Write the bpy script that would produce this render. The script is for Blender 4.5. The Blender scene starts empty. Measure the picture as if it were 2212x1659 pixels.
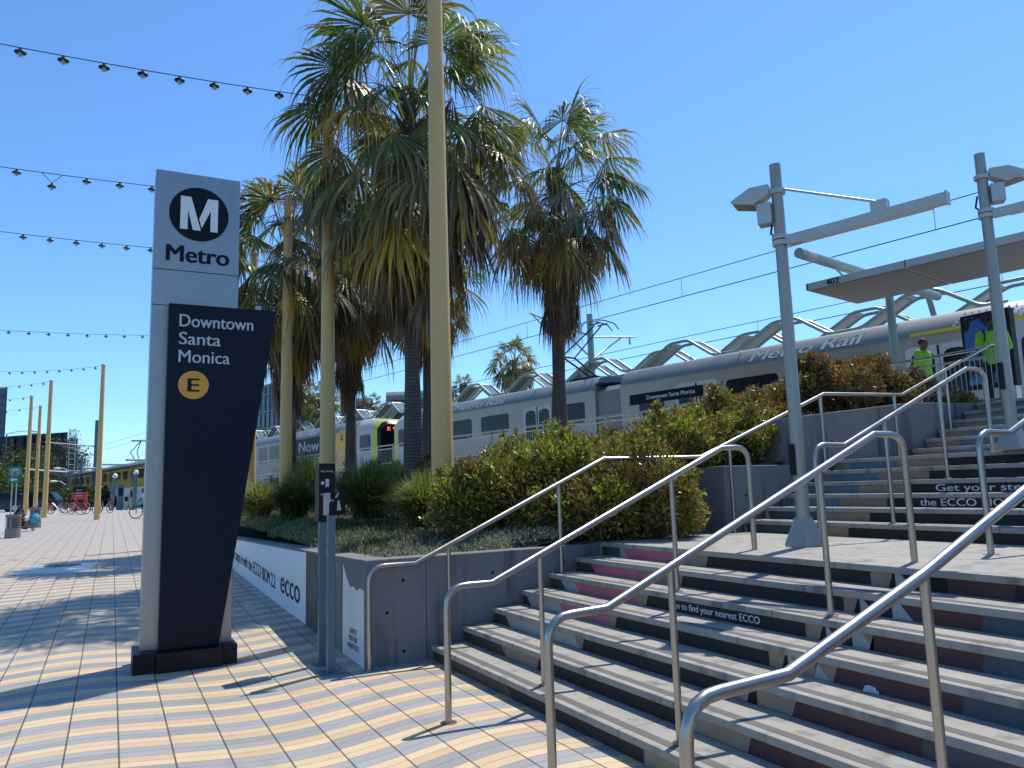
import bpy, bmesh, math, random
import numpy as np
from mathutils import Vector, Matrix
D = bpy.data; SC = bpy.context.scene; COL = SC.collection
R = math.radians
# ---------------------------------------------------------------- camera
FPX, PITCH, ROLL, YAW, EYE = 1644.0, R(7.8), R(1.72), R(27.74), 1.68
PW, PH = 2212.0, 1659.0
_f = Vector((math.sin(YAW)*math.cos(PITCH), math.cos(YAW)*math.cos(PITCH), math.sin(PITCH)))
_r = Vector((math.cos(YAW), -math.sin(YAW), 0)); _u = _r.cross(_f)
CR = math.cos(ROLL)*_r - math.sin(ROLL)*_u
CU = math.sin(ROLL)*_r + math.cos(ROLL)*_u
cam = D.cameras.new('camera'); co = D.objects.new('camera', cam); COL.objects.link(co)
cam.sensor_width = 36; cam.lens = 36*FPX/PW; cam.clip_start = .05; cam.clip_end = 5000
m = Matrix((CR, CU, -_f)).transposed().to_4x4(); m.translation = (0, 0, EYE)
co.matrix_world = m; SC.camera = co
# ---------------------------------------------------------------- light
SUN_AZ, SUN_EL = 66.0, 63.0
w = D.worlds.new('World'); SC.world = w; w.use_nodes = True
nt = w.node_tree; bg = nt.nodes['Background']
sky = nt.nodes.new('ShaderNodeTexSky'); sky.sky_type = 'NISHITA'; sky.sun_disc = False
sky.sun_elevation = R(SUN_EL); sky.sun_rotation = R(SUN_AZ)
sky.altitude = 0; sky.air_density = 1.0; sky.dust_density = .25; sky.ozone_density = 3.0
tn = nt.nodes.new('ShaderNodeMix'); tn.data_type = 'RGBA'; tn.blend_type = 'MULTIPLY'; tn.inputs[0].default_value = 1
tn.inputs[7].default_value = (.80, 1.17, 1.50, 1)      # clear coastal sky, deeper blue
nt.links.new(sky.outputs[0], tn.inputs[6]); nt.links.new(tn.outputs[2], bg.inputs[0]); bg.inputs[1].default_value = .135
sl = D.lights.new('sun', 'SUN'); so = D.objects.new('sun', sl); COL.objects.link(so)
sl.energy = 5.0; sl.angle = R(.55); sl.color = (1, .93, .81)
sd = Vector((math.sin(R(SUN_AZ))*math.cos(R(SUN_EL)), math.cos(R(SUN_AZ))*math.cos(R(SUN_EL)), math.sin(R(SUN_EL))))
so.rotation_euler = sd.to_track_quat('Z', 'Y').to_euler(); so.location = (20, 10, 40)
SC.view_settings.view_transform = 'Standard'; SC.view_settings.look = 'None'
SC.view_settings.exposure = 0.05; SC.view_settings.gamma = 1
SC.cycles.max_bounces = 6; SC.cycles.transparent_max_bounces = 8

# ---------------------------------------------------------------- geometry helpers
def ray(x, y): return _f*FPX + CR*(x-PW/2) - CU*(y-PH/2)
def at_depth(x, y, d):
    return Vector((0, 0, EYE)) + ray(x, y)/FPX*d
def at_x(x, y, X):
    r = ray(x, y); return Vector((0, 0, EYE)) + r*(X/r.x)
def at_z(x, y, Z):
    r = ray(x, y); return Vector((0, 0, EYE)) + r*((Z-EYE)/r.z)
def proj(p):
    d = Vector(p)-Vector((0, 0, EYE)); z = d.dot(_f)
    return PW/2+FPX*d.dot(CR)/z, PH/2-FPX*d.dot(CU)/z
TV = Vector((-.2, .98, 0)).normalized(); NV = Vector((TV.y, -TV.x, 0))
def sq(s, q, z): return NV*s + TV*q + Vector((0, 0, z))
def zg(Y):
    return 0 if Y < 8 else (.027*(Y-8) if Y < 17 else .243+.0125*(Y-17))

class MB:
    def __init__(s): s.v = []; s.f = []; s.m = []
    def add(s, vs, fs, mi=0):
        o = len(s.v); s.v += [tuple(p) for p in vs]
        s.f += [tuple(o+i for i in f) for f in fs]; s.m += [mi]*len(fs); return s
    def hexa(s, p, mi=0):     # p: 4 bottom ccw, 4 top ccw
        return s.add(p, [(3,2,1,0),(4,5,6,7),(0,1,5,4),(1,2,6,5),(2,3,7,6),(3,0,4,7)], mi)
    def box(s, x0, x1, y0, y1, z0, z1, mi=0):
        return s.hexa([(x0,y0,z0),(x1,y0,z0),(x1,y1,z0),(x0,y1,z0),(x0,y0,z1),(x1,y0,z1),(x1,y1,z1),(x0,y1,z1)], mi)
    def obox(s, c, a, b, n, mi=0):   # centre and three half-axis vectors
        c, a, b, n = Vector(c), Vector(a), Vector(b), Vector(n)
        if a.cross(b).dot(n) < 0: a = -a
        return s.hexa([c-a-b-n, c+a-b-n, c+a+b-n, c-a+b-n, c-a-b+n, c+a-b+n, c+a+b+n, c-a+b+n], mi)
    def quad(s, a, b, c, d, mi=0): return s.add([a,b,c,d], [(0,1,2,3)], mi)
    def prism(s, pts, e, mi=0):      # polygon of 3d points extruded by vector e
        n = len(pts); pts = [Vector(p) for p in pts]; e = Vector(e)
        nor = sum(((pts[i]-pts[0]).cross(pts[(i+1)%n]-pts[0]) for i in range(n)), Vector())
        if nor.dot(e) < 0: pts = pts[::-1]
        vs = pts+[p+e for p in pts]
        fs = [tuple(range(n-1,-1,-1)), tuple(range(n,2*n))]+[(i,(i+1)%n,n+(i+1)%n,n+i) for i in range(n)]
        return s.add(vs, fs, mi)
    def tube(s, path, r, n=10, caps=True, mi=0):
        P = [Vector(p) for p in path]; k = len(P)
        rr = r if isinstance(r, (list, tuple)) else [r]*k
        up = None; rings = []
        for i in range(k):
            t = (P[min(i+1,k-1)]-P[max(i-1,0)]).normalized()
            if up is None: up = t.orthogonal().normalized()
            up = (up-t*up.dot(t)).normalized(); sd_ = t.cross(up)
            sc = 1.0
            if 0 < i < k-1:
                c = (P[i]-P[i-1]).normalized().dot((P[i+1]-P[i]).normalized()); sc = 1/max(.5, math.sqrt((1+c)/2))
            rings.append([P[i]+(up*math.cos(2*math.pi*j/n)+sd_*math.sin(2*math.pi*j/n))*rr[i]*(sc if n < 0 else 1) for j in range(n)])
        vs = [p for ring in rings for p in ring]
        fs = [(i*n+j, i*n+(j+1)%n, (i+1)*n+(j+1)%n, (i+1)*n+j) for i in range(k-1) for j in range(n)]
        if caps: fs += [tuple(range(n-1,-1,-1)), tuple(range((k-1)*n, k*n))]
        return s.add(vs, fs, mi)
    def loft(s, rings, caps=True, closed=True, mi=0):
        n = len(rings[0]); k = len(rings)
        vs = [p for ring in rings for p in ring]
        fs = [(i*n+j, i*n+(j+1)%n, (i+1)*n+(j+1)%n, (i+1)*n+j) for i in range(k-1) for j in range(n if closed else n-1)]
        if caps: fs += [tuple(range(n-1,-1,-1)), tuple(range((k-1)*n, k*n))]
        return s.add(vs, fs, mi)
    def lathe(s, c, prof, n=16, mi=0):
        c = Vector(c)
        return s.loft([[c+Vector((r*math.cos(2*math.pi*j/n), r*math.sin(2*math.pi*j/n), z)) for j in range(n)] for r, z in prof], mi=mi)
    def ball(s, c, rx, ry, rz, n=10, mi=0):
        c = Vector(c); rings = []
        for i in range(n//2+1):
            a = -math.pi/2+math.pi*i/(n//2); a = max(-1.5, min(1.5, a))
            rings.append([c+Vector((rx*math.cos(a)*math.cos(2*math.pi*j/n), ry*math.cos(a)*math.sin(2*math.pi*j/n), rz*math.sin(a))) for j in range(n)])
        return s.loft(rings, mi=mi)
    def build(s, name, mats, parent=None, smooth=False, bevel=0, col=None):
        me = D.meshes.new(name); me.from_pydata(s.v, [], s.f)
        mats = mats if isinstance(mats, (list, tuple)) else [mats]
        for q in mats: me.materials.append(q)
        if len(mats) > 1: me.polygons.foreach_set('material_index', s.m)
        return fin(me, name, parent, smooth, bevel)

def fin(me, name, parent, smooth, bevel=0):
    if bevel:
        b = bmesh.new(); b.from_mesh(me)
        bmesh.ops.remove_doubles(b, verts=b.verts, dist=1e-5)
        ed = [e for e in b.edges if len(e.link_faces) == 2 and e.calc_face_angle(0) > .5]
        bmesh.ops.bevel(b, geom=ed, offset=bevel, segments=2, affect='EDGES', profile=.5, clamp_overlap=True)
        b.to_mesh(me); b.free()
    if smooth:
        me.polygons.foreach_set('use_smooth', [True]*len(me.polygons))
        try: me.set_sharp_from_angle(angle=R(40))
        except Exception: pass
    me.update()
    o = D.objects.new(name, me); COL.objects.link(o)
    if parent is not None: adopt(o, parent)
    return o
def wmat(o):
    M = Matrix.LocRotScale(o.location, o.rotation_euler, o.scale)
    return (wmat(o.parent) @ o.matrix_parent_inverse @ M) if o.parent else M
def adopt(o, parent):
    o.parent = parent; o.matrix_parent_inverse = wmat(parent).inverted()
def tag(o, label, cat, group=None, kind=None):
    o['label'] = label; o['category'] = cat
    if group: o['group'] = group
    if kind: o['kind'] = kind
    return o
def thing(name, label, cat, loc, group=None):
    o = D.objects.new(name, None); COL.objects.link(o); o.location = loc; o.empty_display_size = .2
    return tag(o, label, cat, group)
def structure(o): o['kind'] = 'structure'; return o
def kids(o): return [c for c in list(D.objects) if c.parent == o]
def copy_tree(o, dest=None, parent=None):
    def rec(a, par):
        c = a.copy(); COL.objects.link(c)
        if par is not None: c.parent = par; c.matrix_parent_inverse = a.matrix_parent_inverse.copy()
        for ch in kids(a): rec(ch, c)
        return c
    c = rec(o, parent)
    if dest is not None: c.location = dest
    return c
_tc = {}
def text2d(s, bold=0.0, italic=0.0, space=1.0):
    key = (s, bold, italic, space)
    if key not in _tc:
        cu = D.curves.new('lettering', 'FONT'); cu.body = s; cu.size = 1; cu.offset = bold; cu.shear = italic
        cu.space_character = space; cu.resolution_u = 4; cu.fill_mode = 'FRONT'
        ob = D.objects.new('lettering', cu); COL.objects.link(ob)
        dg = bpy.context.evaluated_depsgraph_get(); me = D.meshes.new_from_object(ob.evaluated_get(dg))
        vs = [(v.co.x, v.co.y) for v in me.vertices]; fs = [tuple(p.vertices) for p in me.polygons]
        D.objects.remove(ob); D.curves.remove(cu); D.meshes.remove(me)
        x0 = min(v[0] for v in vs); x1 = max(v[0] for v in vs)
        _tc[key] = ([(a-x0, b) for a, b in vs], fs, x1-x0)
    return _tc[key]
def text(mb, s, org, rt, up, size, width=None, bold=.012, italic=0., align='L', mi=0):
    """lettering on the plane (rt, up); size = em height, width fits the run"""
    vs, fs, wd = text2d(s, 0., italic); org, rt, up = Vector(org), Vector(rt), Vector(up)
    kx = (width/wd) if width else size
    off = 0 if align == 'L' else -wd*kx/2
    vw = rt.normalized().cross(up.normalized())
    for k, e in enumerate((-1, 1, 0) if bold > 0 else (0,)):      # bold = the run laid three times, slightly apart
        mb.add([org+rt*(x*kx+off+e*bold*size*1.6)+up*(y*size)+vw*(.0005*k) for x, y in vs], fs, mi)
    return mb
def disc(mb, c, a, b, r, n=32, mi=0):
    c, a, b = Vector(c), Vector(a), Vector(b)
    return mb.add([c+a*(r*math.cos(2*math.pi*i/n))+b*(r*math.sin(2*math.pi*i/n)) for i in range(n)], [tuple(range(n))], mi)

# ---------------------------------------------------------------- materials
class NT:
    def __init__(s, name):
        s.mat = D.materials.new(name); s.mat.use_nodes = True; s.t = s.mat.node_tree
        s.b = s.t.nodes['Principled BSDF']
    def n(s, typ, **kw):
        x = s.t.nodes.new(typ)
        for k, v in kw.items(): setattr(x, k, v)
        return x
    def l(s, a, b): s.t.links.new(a, b)
    def put(s, sock, v):
        if isinstance(v, bpy.types.NodeSocket): s.l(v, sock)
        else: sock.default_value = v
    def M(s, op, a, b=0., c=0.):
        x = s.n('ShaderNodeMath', operation=op)
        for i, v in enumerate((a, b, c)): s.put(x.inputs[i], v)
        return x.outputs[0]
    def mix(s, f, a, b, blend='MIX'):
        x = s.n('ShaderNodeMix', data_type='RGBA', blend_type=blend)
        s.put(x.inputs[0], f)
        for k, v in ((6, a), (7, b)):
            s.put(x.inputs[k], v if isinstance(v, bpy.types.NodeSocket) else tuple(v)+(1,)*(4-len(v)))
        return x.outputs[2]
    def pos(s): return s.n('ShaderNodeNewGeometry').outputs['Position']
    def xyz(s, v):
        x = s.n('ShaderNodeSeparateXYZ'); s.l(v, x.inputs[0]); return x.outputs
    def noise(s, vec, scale, detail=4., rough=.55):
        x = s.n('ShaderNodeTexNoise'); s.l(vec, x.inputs['Vector']); x.inputs['Scale'].default_value = scale
        x.inputs['Detail'].default_value = detail; x.inputs['Roughness'].default_value = rough; return x.outputs[0]
    def ramp(s, f, a, b): # smooth 0..1 between a and b
        x = s.n('ShaderNodeMapRange'); x.interpolation_type = 'SMOOTHSTEP'
        s.put(x.inputs[0], f); x.inputs[1].default_value = a; x.inputs[2].default_value = b; return x.outputs[0]
    def scalev(s, vec, sc):
        x = s.n('ShaderNodeVectorMath', operation='MULTIPLY'); s.l(vec, x.inputs[0]); x.inputs[1].default_value = sc; return x.outputs[0]
    def bump(s, h, st, dist=.01):
        x = s.n('ShaderNodeBump'); s.l(h, x.inputs['Height']); x.inputs['Strength'].default_value = st; x.inputs['Distance'].default_value = dist
        s.l(x.outputs[0], s.b.inputs['Normal'])
def paint(name, c, rough=.5, metal=0., var=.15, scale=3., stretch=(1,1,1), bump=0., fine=0., spec=.5):
    """paint, metal or mineral with uneven tone"""
    k = NT(name); p = k.scalev(k.pos(), stretch)
    n1 = k.noise(p, scale); n2 = k.noise(p, scale*14, 3.)
    f = k.M('ADD', k.M('MULTIPLY', k.M('SUBTRACT', n1, .5), 2*var), k.M('MULTIPLY', k.M('SUBTRACT', n2, .5), var+fine))
    f = k.M('ADD', f, 1.)
    v = k.n('ShaderNodeVectorMath', operation='SCALE'); v.inputs[0].default_value = c[:3]; k.l(f, v.inputs['Scale'])
    k.l(v.outputs[0], k.b.inputs['Base Color'])
    k.l(k.M('MULTIPLY_ADD', n1, .25, rough-.12), k.b.inputs['Roughness'])
    k.b.inputs['Metallic'].default_value = metal
    k.b.inputs['Specular IOR Level'].default_value = spec
    if bump: k.bump(n2, bump, .01)
    return k.mat
def leafmat(name, trans=.3, rough=.45, tint=(1,1,1)):
    k = NT(name); a = k.n('ShaderNodeAttribute', attribute_name='Col'); c = a.outputs['Color']
    c = k.mix(1., c, tint, 'MULTIPLY')
    k.l(c, k.b.inputs['Base Color']); k.b.inputs['Roughness'].default_value = rough
    t = k.n('ShaderNodeBsdfTranslucent'); c2 = k.mix(1., c, (1.5, 1.6, .8), 'MULTIPLY'); k.l(c2, t.inputs[0])
    mx = k.n('ShaderNodeMixShader'); mx.inputs[0].default_value = trans
    k.l(k.b.outputs[0], mx.inputs[1]); k.l(t.outputs[0], mx.inputs[2])
    k.l(mx.outputs[0], k.t.nodes['Material Output'].inputs[0]); return k.mat
def glow(name, c, st):
    k = NT(name); k.b.inputs['Base Color'].default_value = tuple(c)+(1,)
    k.b.inputs['Emission Color'].default_value = tuple(c)+(1,); k.b.inputs['Emission Strength'].default_value = st
    return k.mat

def paving_mat():
    k = NT('striped wave paving'); p = k.pos(); x, y, z = k.xyz(p)
    wv = k.M('MULTIPLY', k.M('SINE', k.M('MULTIPLY', k.M('SUBTRACT', x, 1.1), 2*math.pi/2.8)), 0.)
    cs = k.M('MULTIPLY', k.M('COSINE', k.M('MULTIPLY', k.M('SUBTRACT', x, 1.1), 2*math.pi/2.8)), .16)
    v = k.M('ADD', y, cs)
    jx = k.M('DIVIDE', k.M('SUBTRACT', x, .106), .3235); col = k.M('FLOOR', jx)
    wn0 = k.n('ShaderNodeTexWhiteNoise', noise_dimensions='1D'); k.l(col, wn0.inputs['W'])
    v = k.M('ADD', v, k.M('MULTIPLY', k.M('SUBTRACT', wn0.outputs[0], .5), .03))
    sv = k.M('DIVIDE', k.M('ADD', v, .205), .43)
    st = k.M('GREATER_THAN', k.M('FRACT', sv), .5)
    pl = k.M('DIVIDE', k.M('ADD', v, .205), .1075)
    pf = k.M('ABSOLUTE', k.M('SUBTRACT', k.M('FRACT', pl), .5)); gap = k.ramp(pf, .452, .482)
    xf = k.M('ABSOLUTE', k.M('SUBTRACT', k.M('FRACT', jx), .5)); jgap = k.ramp(xf, .476, .488)
    # per-plank tone
    cx = k.n('ShaderNodeCombineXYZ'); k.l(k.M('FLOOR', pl), cx.inputs[0]); k.l(col, cx.inputs[1])
    wn = k.n('ShaderNodeTexWhiteNoise', noise_dimensions='2D'); k.l(cx.outputs[0], wn.inputs['Vector'])
    tone = k.M('MULTIPLY_ADD', wn.outputs[0], .22, .89)
    n1 = k.noise(p, 1.1); n2 = k.noise(p, 60., 3., .7); n3 = k.noise(p, 260., 2.)
    yel = k.mix(n1, (.51, .375, .215), (.56, .43, .275)); blu = k.mix(n1, (.245, .248, .25), (.30, .30, .295))
    base = k.mix(st, blu, yel)
    sp = k.M('MULTIPLY', k.M('MULTIPLY_ADD', n2, .42, .79), k.M('MULTIPLY_ADD', n3, .3, .85))
    tone = k.M('MULTIPLY', tone, sp)
    stain = k.ramp(k.noise(p, .8, 6., .65), .56, .78); tone = k.M('MULTIPLY', tone, k.M('MULTIPLY_ADD', stain, -.28, 1.))
    vs = k.n('ShaderNodeVectorMath', operation='SCALE'); k.l(base, vs.inputs[0]); k.l(tone, vs.inputs['Scale'])
    # distance fade put into the colour: stripes blend to plain grey beige
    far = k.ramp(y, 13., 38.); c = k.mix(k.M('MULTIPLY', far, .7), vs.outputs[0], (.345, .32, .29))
    gum = k.n('ShaderNodeTexVoronoi'); gum.inputs['Scale'].default_value = 2.3; k.l(p, gum.inputs['Vector']); gm = k.M('MULTIPLY', k.M('LESS_THAN', gum.outputs['Distance'], k.M('MULTIPLY', k.noise(p, .9), .07)), .45); c = k.mix(gm, c, (.10, .095, .09))
    dirt = k.ramp(k.noise(k.scalev(p, (1, .35, 1)), 1.7, 7., .7), .54, .72); c = k.mix(k.M('MULTIPLY', dirt, .30), c, (.16, .14, .12))
    c = k.mix(k.M('MULTIPLY', gap, .62), c, (.09, .08, .07)); c = k.mix(k.M('MULTIPLY', jgap, .85), c, (.03, .028, .026))
    k.l(c, k.b.inputs['Base Color']); k.b.inputs['Roughness'].default_value = .72
    hgt = k.M('SUBTRACT', k.M('MULTIPLY', n2, .25), k.M('MAXIMUM', gap, jgap)); k.bump(hgt, .5, .006)
    return k.mat
def concrete(name, c, joint=0., stain=.35):
    k = NT(name); p = k.pos(); x, y, z = k.xyz(p)
    n1 = k.noise(p, .9, 6., .6); n2 = k.noise(p, 9., 5., .6); n3 = k.noise(k.scalev(p, (6, 6, .7)), 1., 5.); n4 = k.noise(p, 120., 2.)
    t = k.M('MULTIPLY', k.M('MULTIPLY_ADD', n1, .5, .74), k.M('MULTIPLY_ADD', n2, .35, .82))
    t = k.M('MULTIPLY', t, k.M('MULTIPLY_ADD', k.ramp(n3, .5, .75), -stain, 1.)); t = k.M('MULTIPLY', t, k.M('MULTIPLY_ADD', n4, .22, .89))
    if joint:
        jf = k.M('ABSOLUTE', k.M('SUBTRACT', k.M('FRACT', k.M('DIVIDE', y, joint)), .5)); t = k.M('MULTIPLY', t, k.M('MULTIPLY_ADD', k.ramp(jf, .4965, .4985), -.65, 1.))
    v = k.n('ShaderNodeVectorMath', operation='SCALE'); v.inputs[0].default_value = c; k.l(t, v.inputs['Scale'])
    k.l(v.outputs[0], k.b.inputs['Base Color']); k.b.inputs['Roughness'].default_value = .8
    k.bump(n2, .15, .01); return k.mat

m_pave = paving_mat()
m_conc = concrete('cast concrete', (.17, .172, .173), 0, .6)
m_conc2 = concrete('pale concrete', (.50, .50, .49), 0, .2)
m_tread = concrete('stair concrete', (.30, .288, .255), 2.1, .5)
m_grip = concrete('dark grip band', (.115, .105, .095), 0, .2)
m_asph = paint('asphalt', (.055, .055, .058), .85, var=.2, scale=.6, fine=.2)
m_side = concrete('sidewalk slab', (.38, .36, .34), 3.2, .2)
m_green = paint('green lane paint', (.06, .26, .17), .7, var=.2)
m_soil = paint('soil', (.15, .115, .08), .95, var=.4, scale=4, bump=.6)
m_mulch = paint('dry mulch', (.26, .19, .11), .95, var=.4, scale=8, bump=.6)
m_ss = paint('brushed stainless steel', (.40, .375, .34), .33, 1., var=.08, scale=2, stretch=(1,1,8))
m_ss2 = paint('satin steel panel', (.33, .335, .335), .4, .85, var=.16, scale=1.2, stretch=(1,1,.4))
m_galv = paint('galvanised grey metal', (.46, .47, .46), .5, .6, var=.14, scale=5)
m_lampgrey = paint('pale grey lamp metal', (.44, .45, .43), .5, .2, var=.12, scale=6)
m_navy = paint('navy enamel', (.0032, .007, .018), .45, var=.35, scale=1.3, stretch=(1, 1, .35), spec=.2)
m_black = paint('black', (.008, .008, .009), .5, var=.2, spec=.25)
m_logo = paint('logo black', (.004, .006, .011), .5, var=.05, spec=.2)
m_white = paint('white vinyl', (.72, .73, .74), .45, var=.06)
m_off = paint('pale grey lettering', (.45, .47, .49), .5, var=.06)
m_orange = paint('golden orange vinyl', (.66, .30, .03), .45, var=.05)
m_cream = paint('cream yellow pole paint', (.64, .40, .145), .5, var=.1, scale=1.5, fine=.03)
m_char = paint('charcoal vinyl', (.026, .025, .024), .6, var=.2, spec=.25)
m_tan = paint('tan print', (.29, .215, .145), .6, var=.35, scale=6)
m_brown = paint('dark brown print', (.06, .045, .033), .6, var=.5, scale=6)
m_pink = paint('pink print', (.50, .13, .17), .6, var=.2, scale=5)
m_blue = paint('blue print', (.105, .165, .235), .6, var=.3, scale=6)
m_denim = paint('denim print', (.055, .075, .10), .65, var=.6, scale=14)
m_maroon = paint('maroon print', (.065, .024, .024), .6, var=.35, scale=4)
m_wprint = paint('white print', (.36, .37, .355), .55, var=.15, scale=5)
m_gprint = paint('grey print', (.07, .07, .075), .6, var=.4, scale=7)
m_postblue = paint('blue grey post paint', (.085, .14, .18), .45, var=.1)
m_mint = paint('mint grey steel', (.25, .33, .31), .45, .1, var=.12, scale=4)
m_glass = paint('dark window glass', (.008, .010, .012), .2, var=.1, spec=.3)
m_panelglass = paint('teal glass panel', (.07, .12, .125), .2, var=.3, scale=.8, spec=.5)
m_perf = paint('perforated grey panel', (.12, .155, .155), .5, .2, var=.25, scale=30)
m_trainsteel = paint('train stainless body', (.33, .295, .25), .42, .5, var=.12, scale=1.3, stretch=(1,1,2))
m_traingrey = paint('slate grey train roof', (.175, .20, .205), .5, var=.14, scale=1, spec=.3)
m_lime = paint('lime yellow cab paint', (.52, .47, .02), .4, var=.06)
m_yel = paint('yellow wrap', (.70, .36, .02), .45, var=.1)
m_trainwhite = paint('train white', (.42, .42, .42), .45, var=.08)
m_rubber = paint('black rubber', (.016, .016, .017), .8, var=.2)
m_wire = paint('dark cable', (.02, .02, .022), .6, var=.1)
m_red = paint('red enamel', (.42, .03, .03), .4, var=.1)
m_lpole = paint('weathered lamp post steel', (.33, .315, .285), .42, .55, var=.18, scale=4, stretch=(1, 1, .3))
m_bikered = paint('faded red bicycle paint', (.26, .035, .03), .5, var=.2)
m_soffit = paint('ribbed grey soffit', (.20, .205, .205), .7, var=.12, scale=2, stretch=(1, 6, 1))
# ================================================================ SETTING
X1, TR, RI, X8, X14 = 2.892, .348, .149, 7.171, 10.663
YL, YR = 7.42, -3.0
def stepx(i): return X1+(i-1)*TR if i < 8 else (X8+(i-8)*TR if i < 14 else X14+(i-14)*TR)
PZ = 19*RI
def sheet(name, xs_at, ys, dz, mat):     # strip that follows the rising ground
    b = MB()
    for j, Y in enumerate(ys):
        a, c = xs_at(Y); b.v += [(a, Y, zg(Y)+dz), (c, Y, zg(Y)+dz)]
    for j in range(len(ys)-1): b.f.append((2*j, 2*j+1, 2*j+3, 2*j+2)); b.m.append(0)
    return structure(b.build(name, mat))
YS = [-40, -10, 8, 12, 17, 40, 80, 130]
b = MB()
gx = [-1500, -60, -20, 0, 60, 1500]; gy = [-300, -40, 8, 17, 140, 400, 1500]
def gz(y): return -.012+(zg(y) if y < 140 else zg(140))
for y in gy:
    for x in gx: b.v.append((x, y, gz(y)))
nx = len(gx)
for j in range(len(gy)-1):
    for i in range(nx-1): b.f.append((j*nx+i, j*nx+i+1, (j+1)*nx+i+1, (j+1)*nx+i)); b.m.append(0)
structure(b.build('ground', m_asph))
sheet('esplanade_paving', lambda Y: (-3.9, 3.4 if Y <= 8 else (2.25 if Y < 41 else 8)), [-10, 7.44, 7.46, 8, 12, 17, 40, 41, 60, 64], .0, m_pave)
sheet('far_sidewalk', lambda Y: (-9, 9), [64, 80, 84], .0, m_side)
sheet('bike_lane', lambda Y: (-6.2, -4.05), [-10, 8, 12, 17, 36.5], .0, m_green)
sheet('pale_sidewalk', lambda Y: (-12, -3.9), [36.6, 40, 64], .002, m_side)
b = MB()
for j in range(len(YS)-1):
    pass
b = MB()
for a, c in ((-10, 8), (8, 17), (17, 36)):
    b.hexa([(-4.05, a, zg(a)-.02), (-3.9, a, zg(a)-.02), (-3.9, c, zg(c)-.02), (-4.05, c, zg(c)-.02),
            (-4.05, a, zg(a)+.012), (-3.9, a, zg(a)+.012), (-3.9, c, zg(c)+.012), (-4.05, c, zg(c)+.012)])
structure(b.build('kerb', m_conc2))

# station platform (one slab), track bed
def fs(q): return 16.75+(q-18.4)*.033          # fence line across value
pl = [(12.44, YR), (12.44, YL), (13.45, YL), (13.45, 13.0)]
pl += [tuple(sq(fs(q), q, 0))[:2] for q in (14.5, 20, 40, 60, 71)] + [tuple(sq(17.6, q, 0))[:2] for q in (74, 130)]
pl += [tuple(sq(19.95, q, 0))[:2] for q in (130, -14)]
structure(MB().prism([(x, y, PZ-1.6) for x, y in pl], (0, 0, 1.6)).build('station_platform', m_conc2))
b = MB(); b.prism([sq(19.96, -16, 1.6), sq(28, -16, 1.6), sq(28, 150, 1.6), sq(19.96, 150, 1.6)], (0, 0, .2)); structure(b.build('track_bed', m_soil))
b = MB(); b.prism([sq(28.02, -16, 1.2), sq(60, -16, 1.2), sq(60, 150, 1.2), sq(28.02, 150, 1.2)], (0, 0, 1.5)); structure(b.build('far_platform', m_conc2))

# ================================================================ STAIRCASE
st = thing('concrete_staircase', 'wide concrete staircase with advert pictures on its risers, climbing to the platform', 'stairs', (X1, 2, 0))
RM = [m_char, m_tan, m_brown, m_pink, m_blue, m_denim, m_maroon, m_wprint, m_gprint, m_black, m_red]
CI = dict(c=0, t=1, b=2, p=3, u=4, d=5, m=6, w=7, g=8, k=9, r=10)
Z5 = lambda a, bb: ((900+a/2.676)*.86406, (1300+bb/2.676)*.86406)
Z6 = lambda a, bb: ((1700+a/2.242)*.86406, (1180+bb/2.242)*.86406)
U6 = lambda a, bb: ((1860+a/2.766)*.86406, (800+bb/2.766)*.86406)
def y_from(pxx, X, Z):      # Y on the riser plane whose picture column is pxx
    lo, hi = -2.9, 8.5
    for _ in range(50):
        mid = (lo+hi)/2
        if proj((X, mid, Z))[0] > pxx: lo = mid
        else: hi = mid
    return (lo+hi)/2
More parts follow.
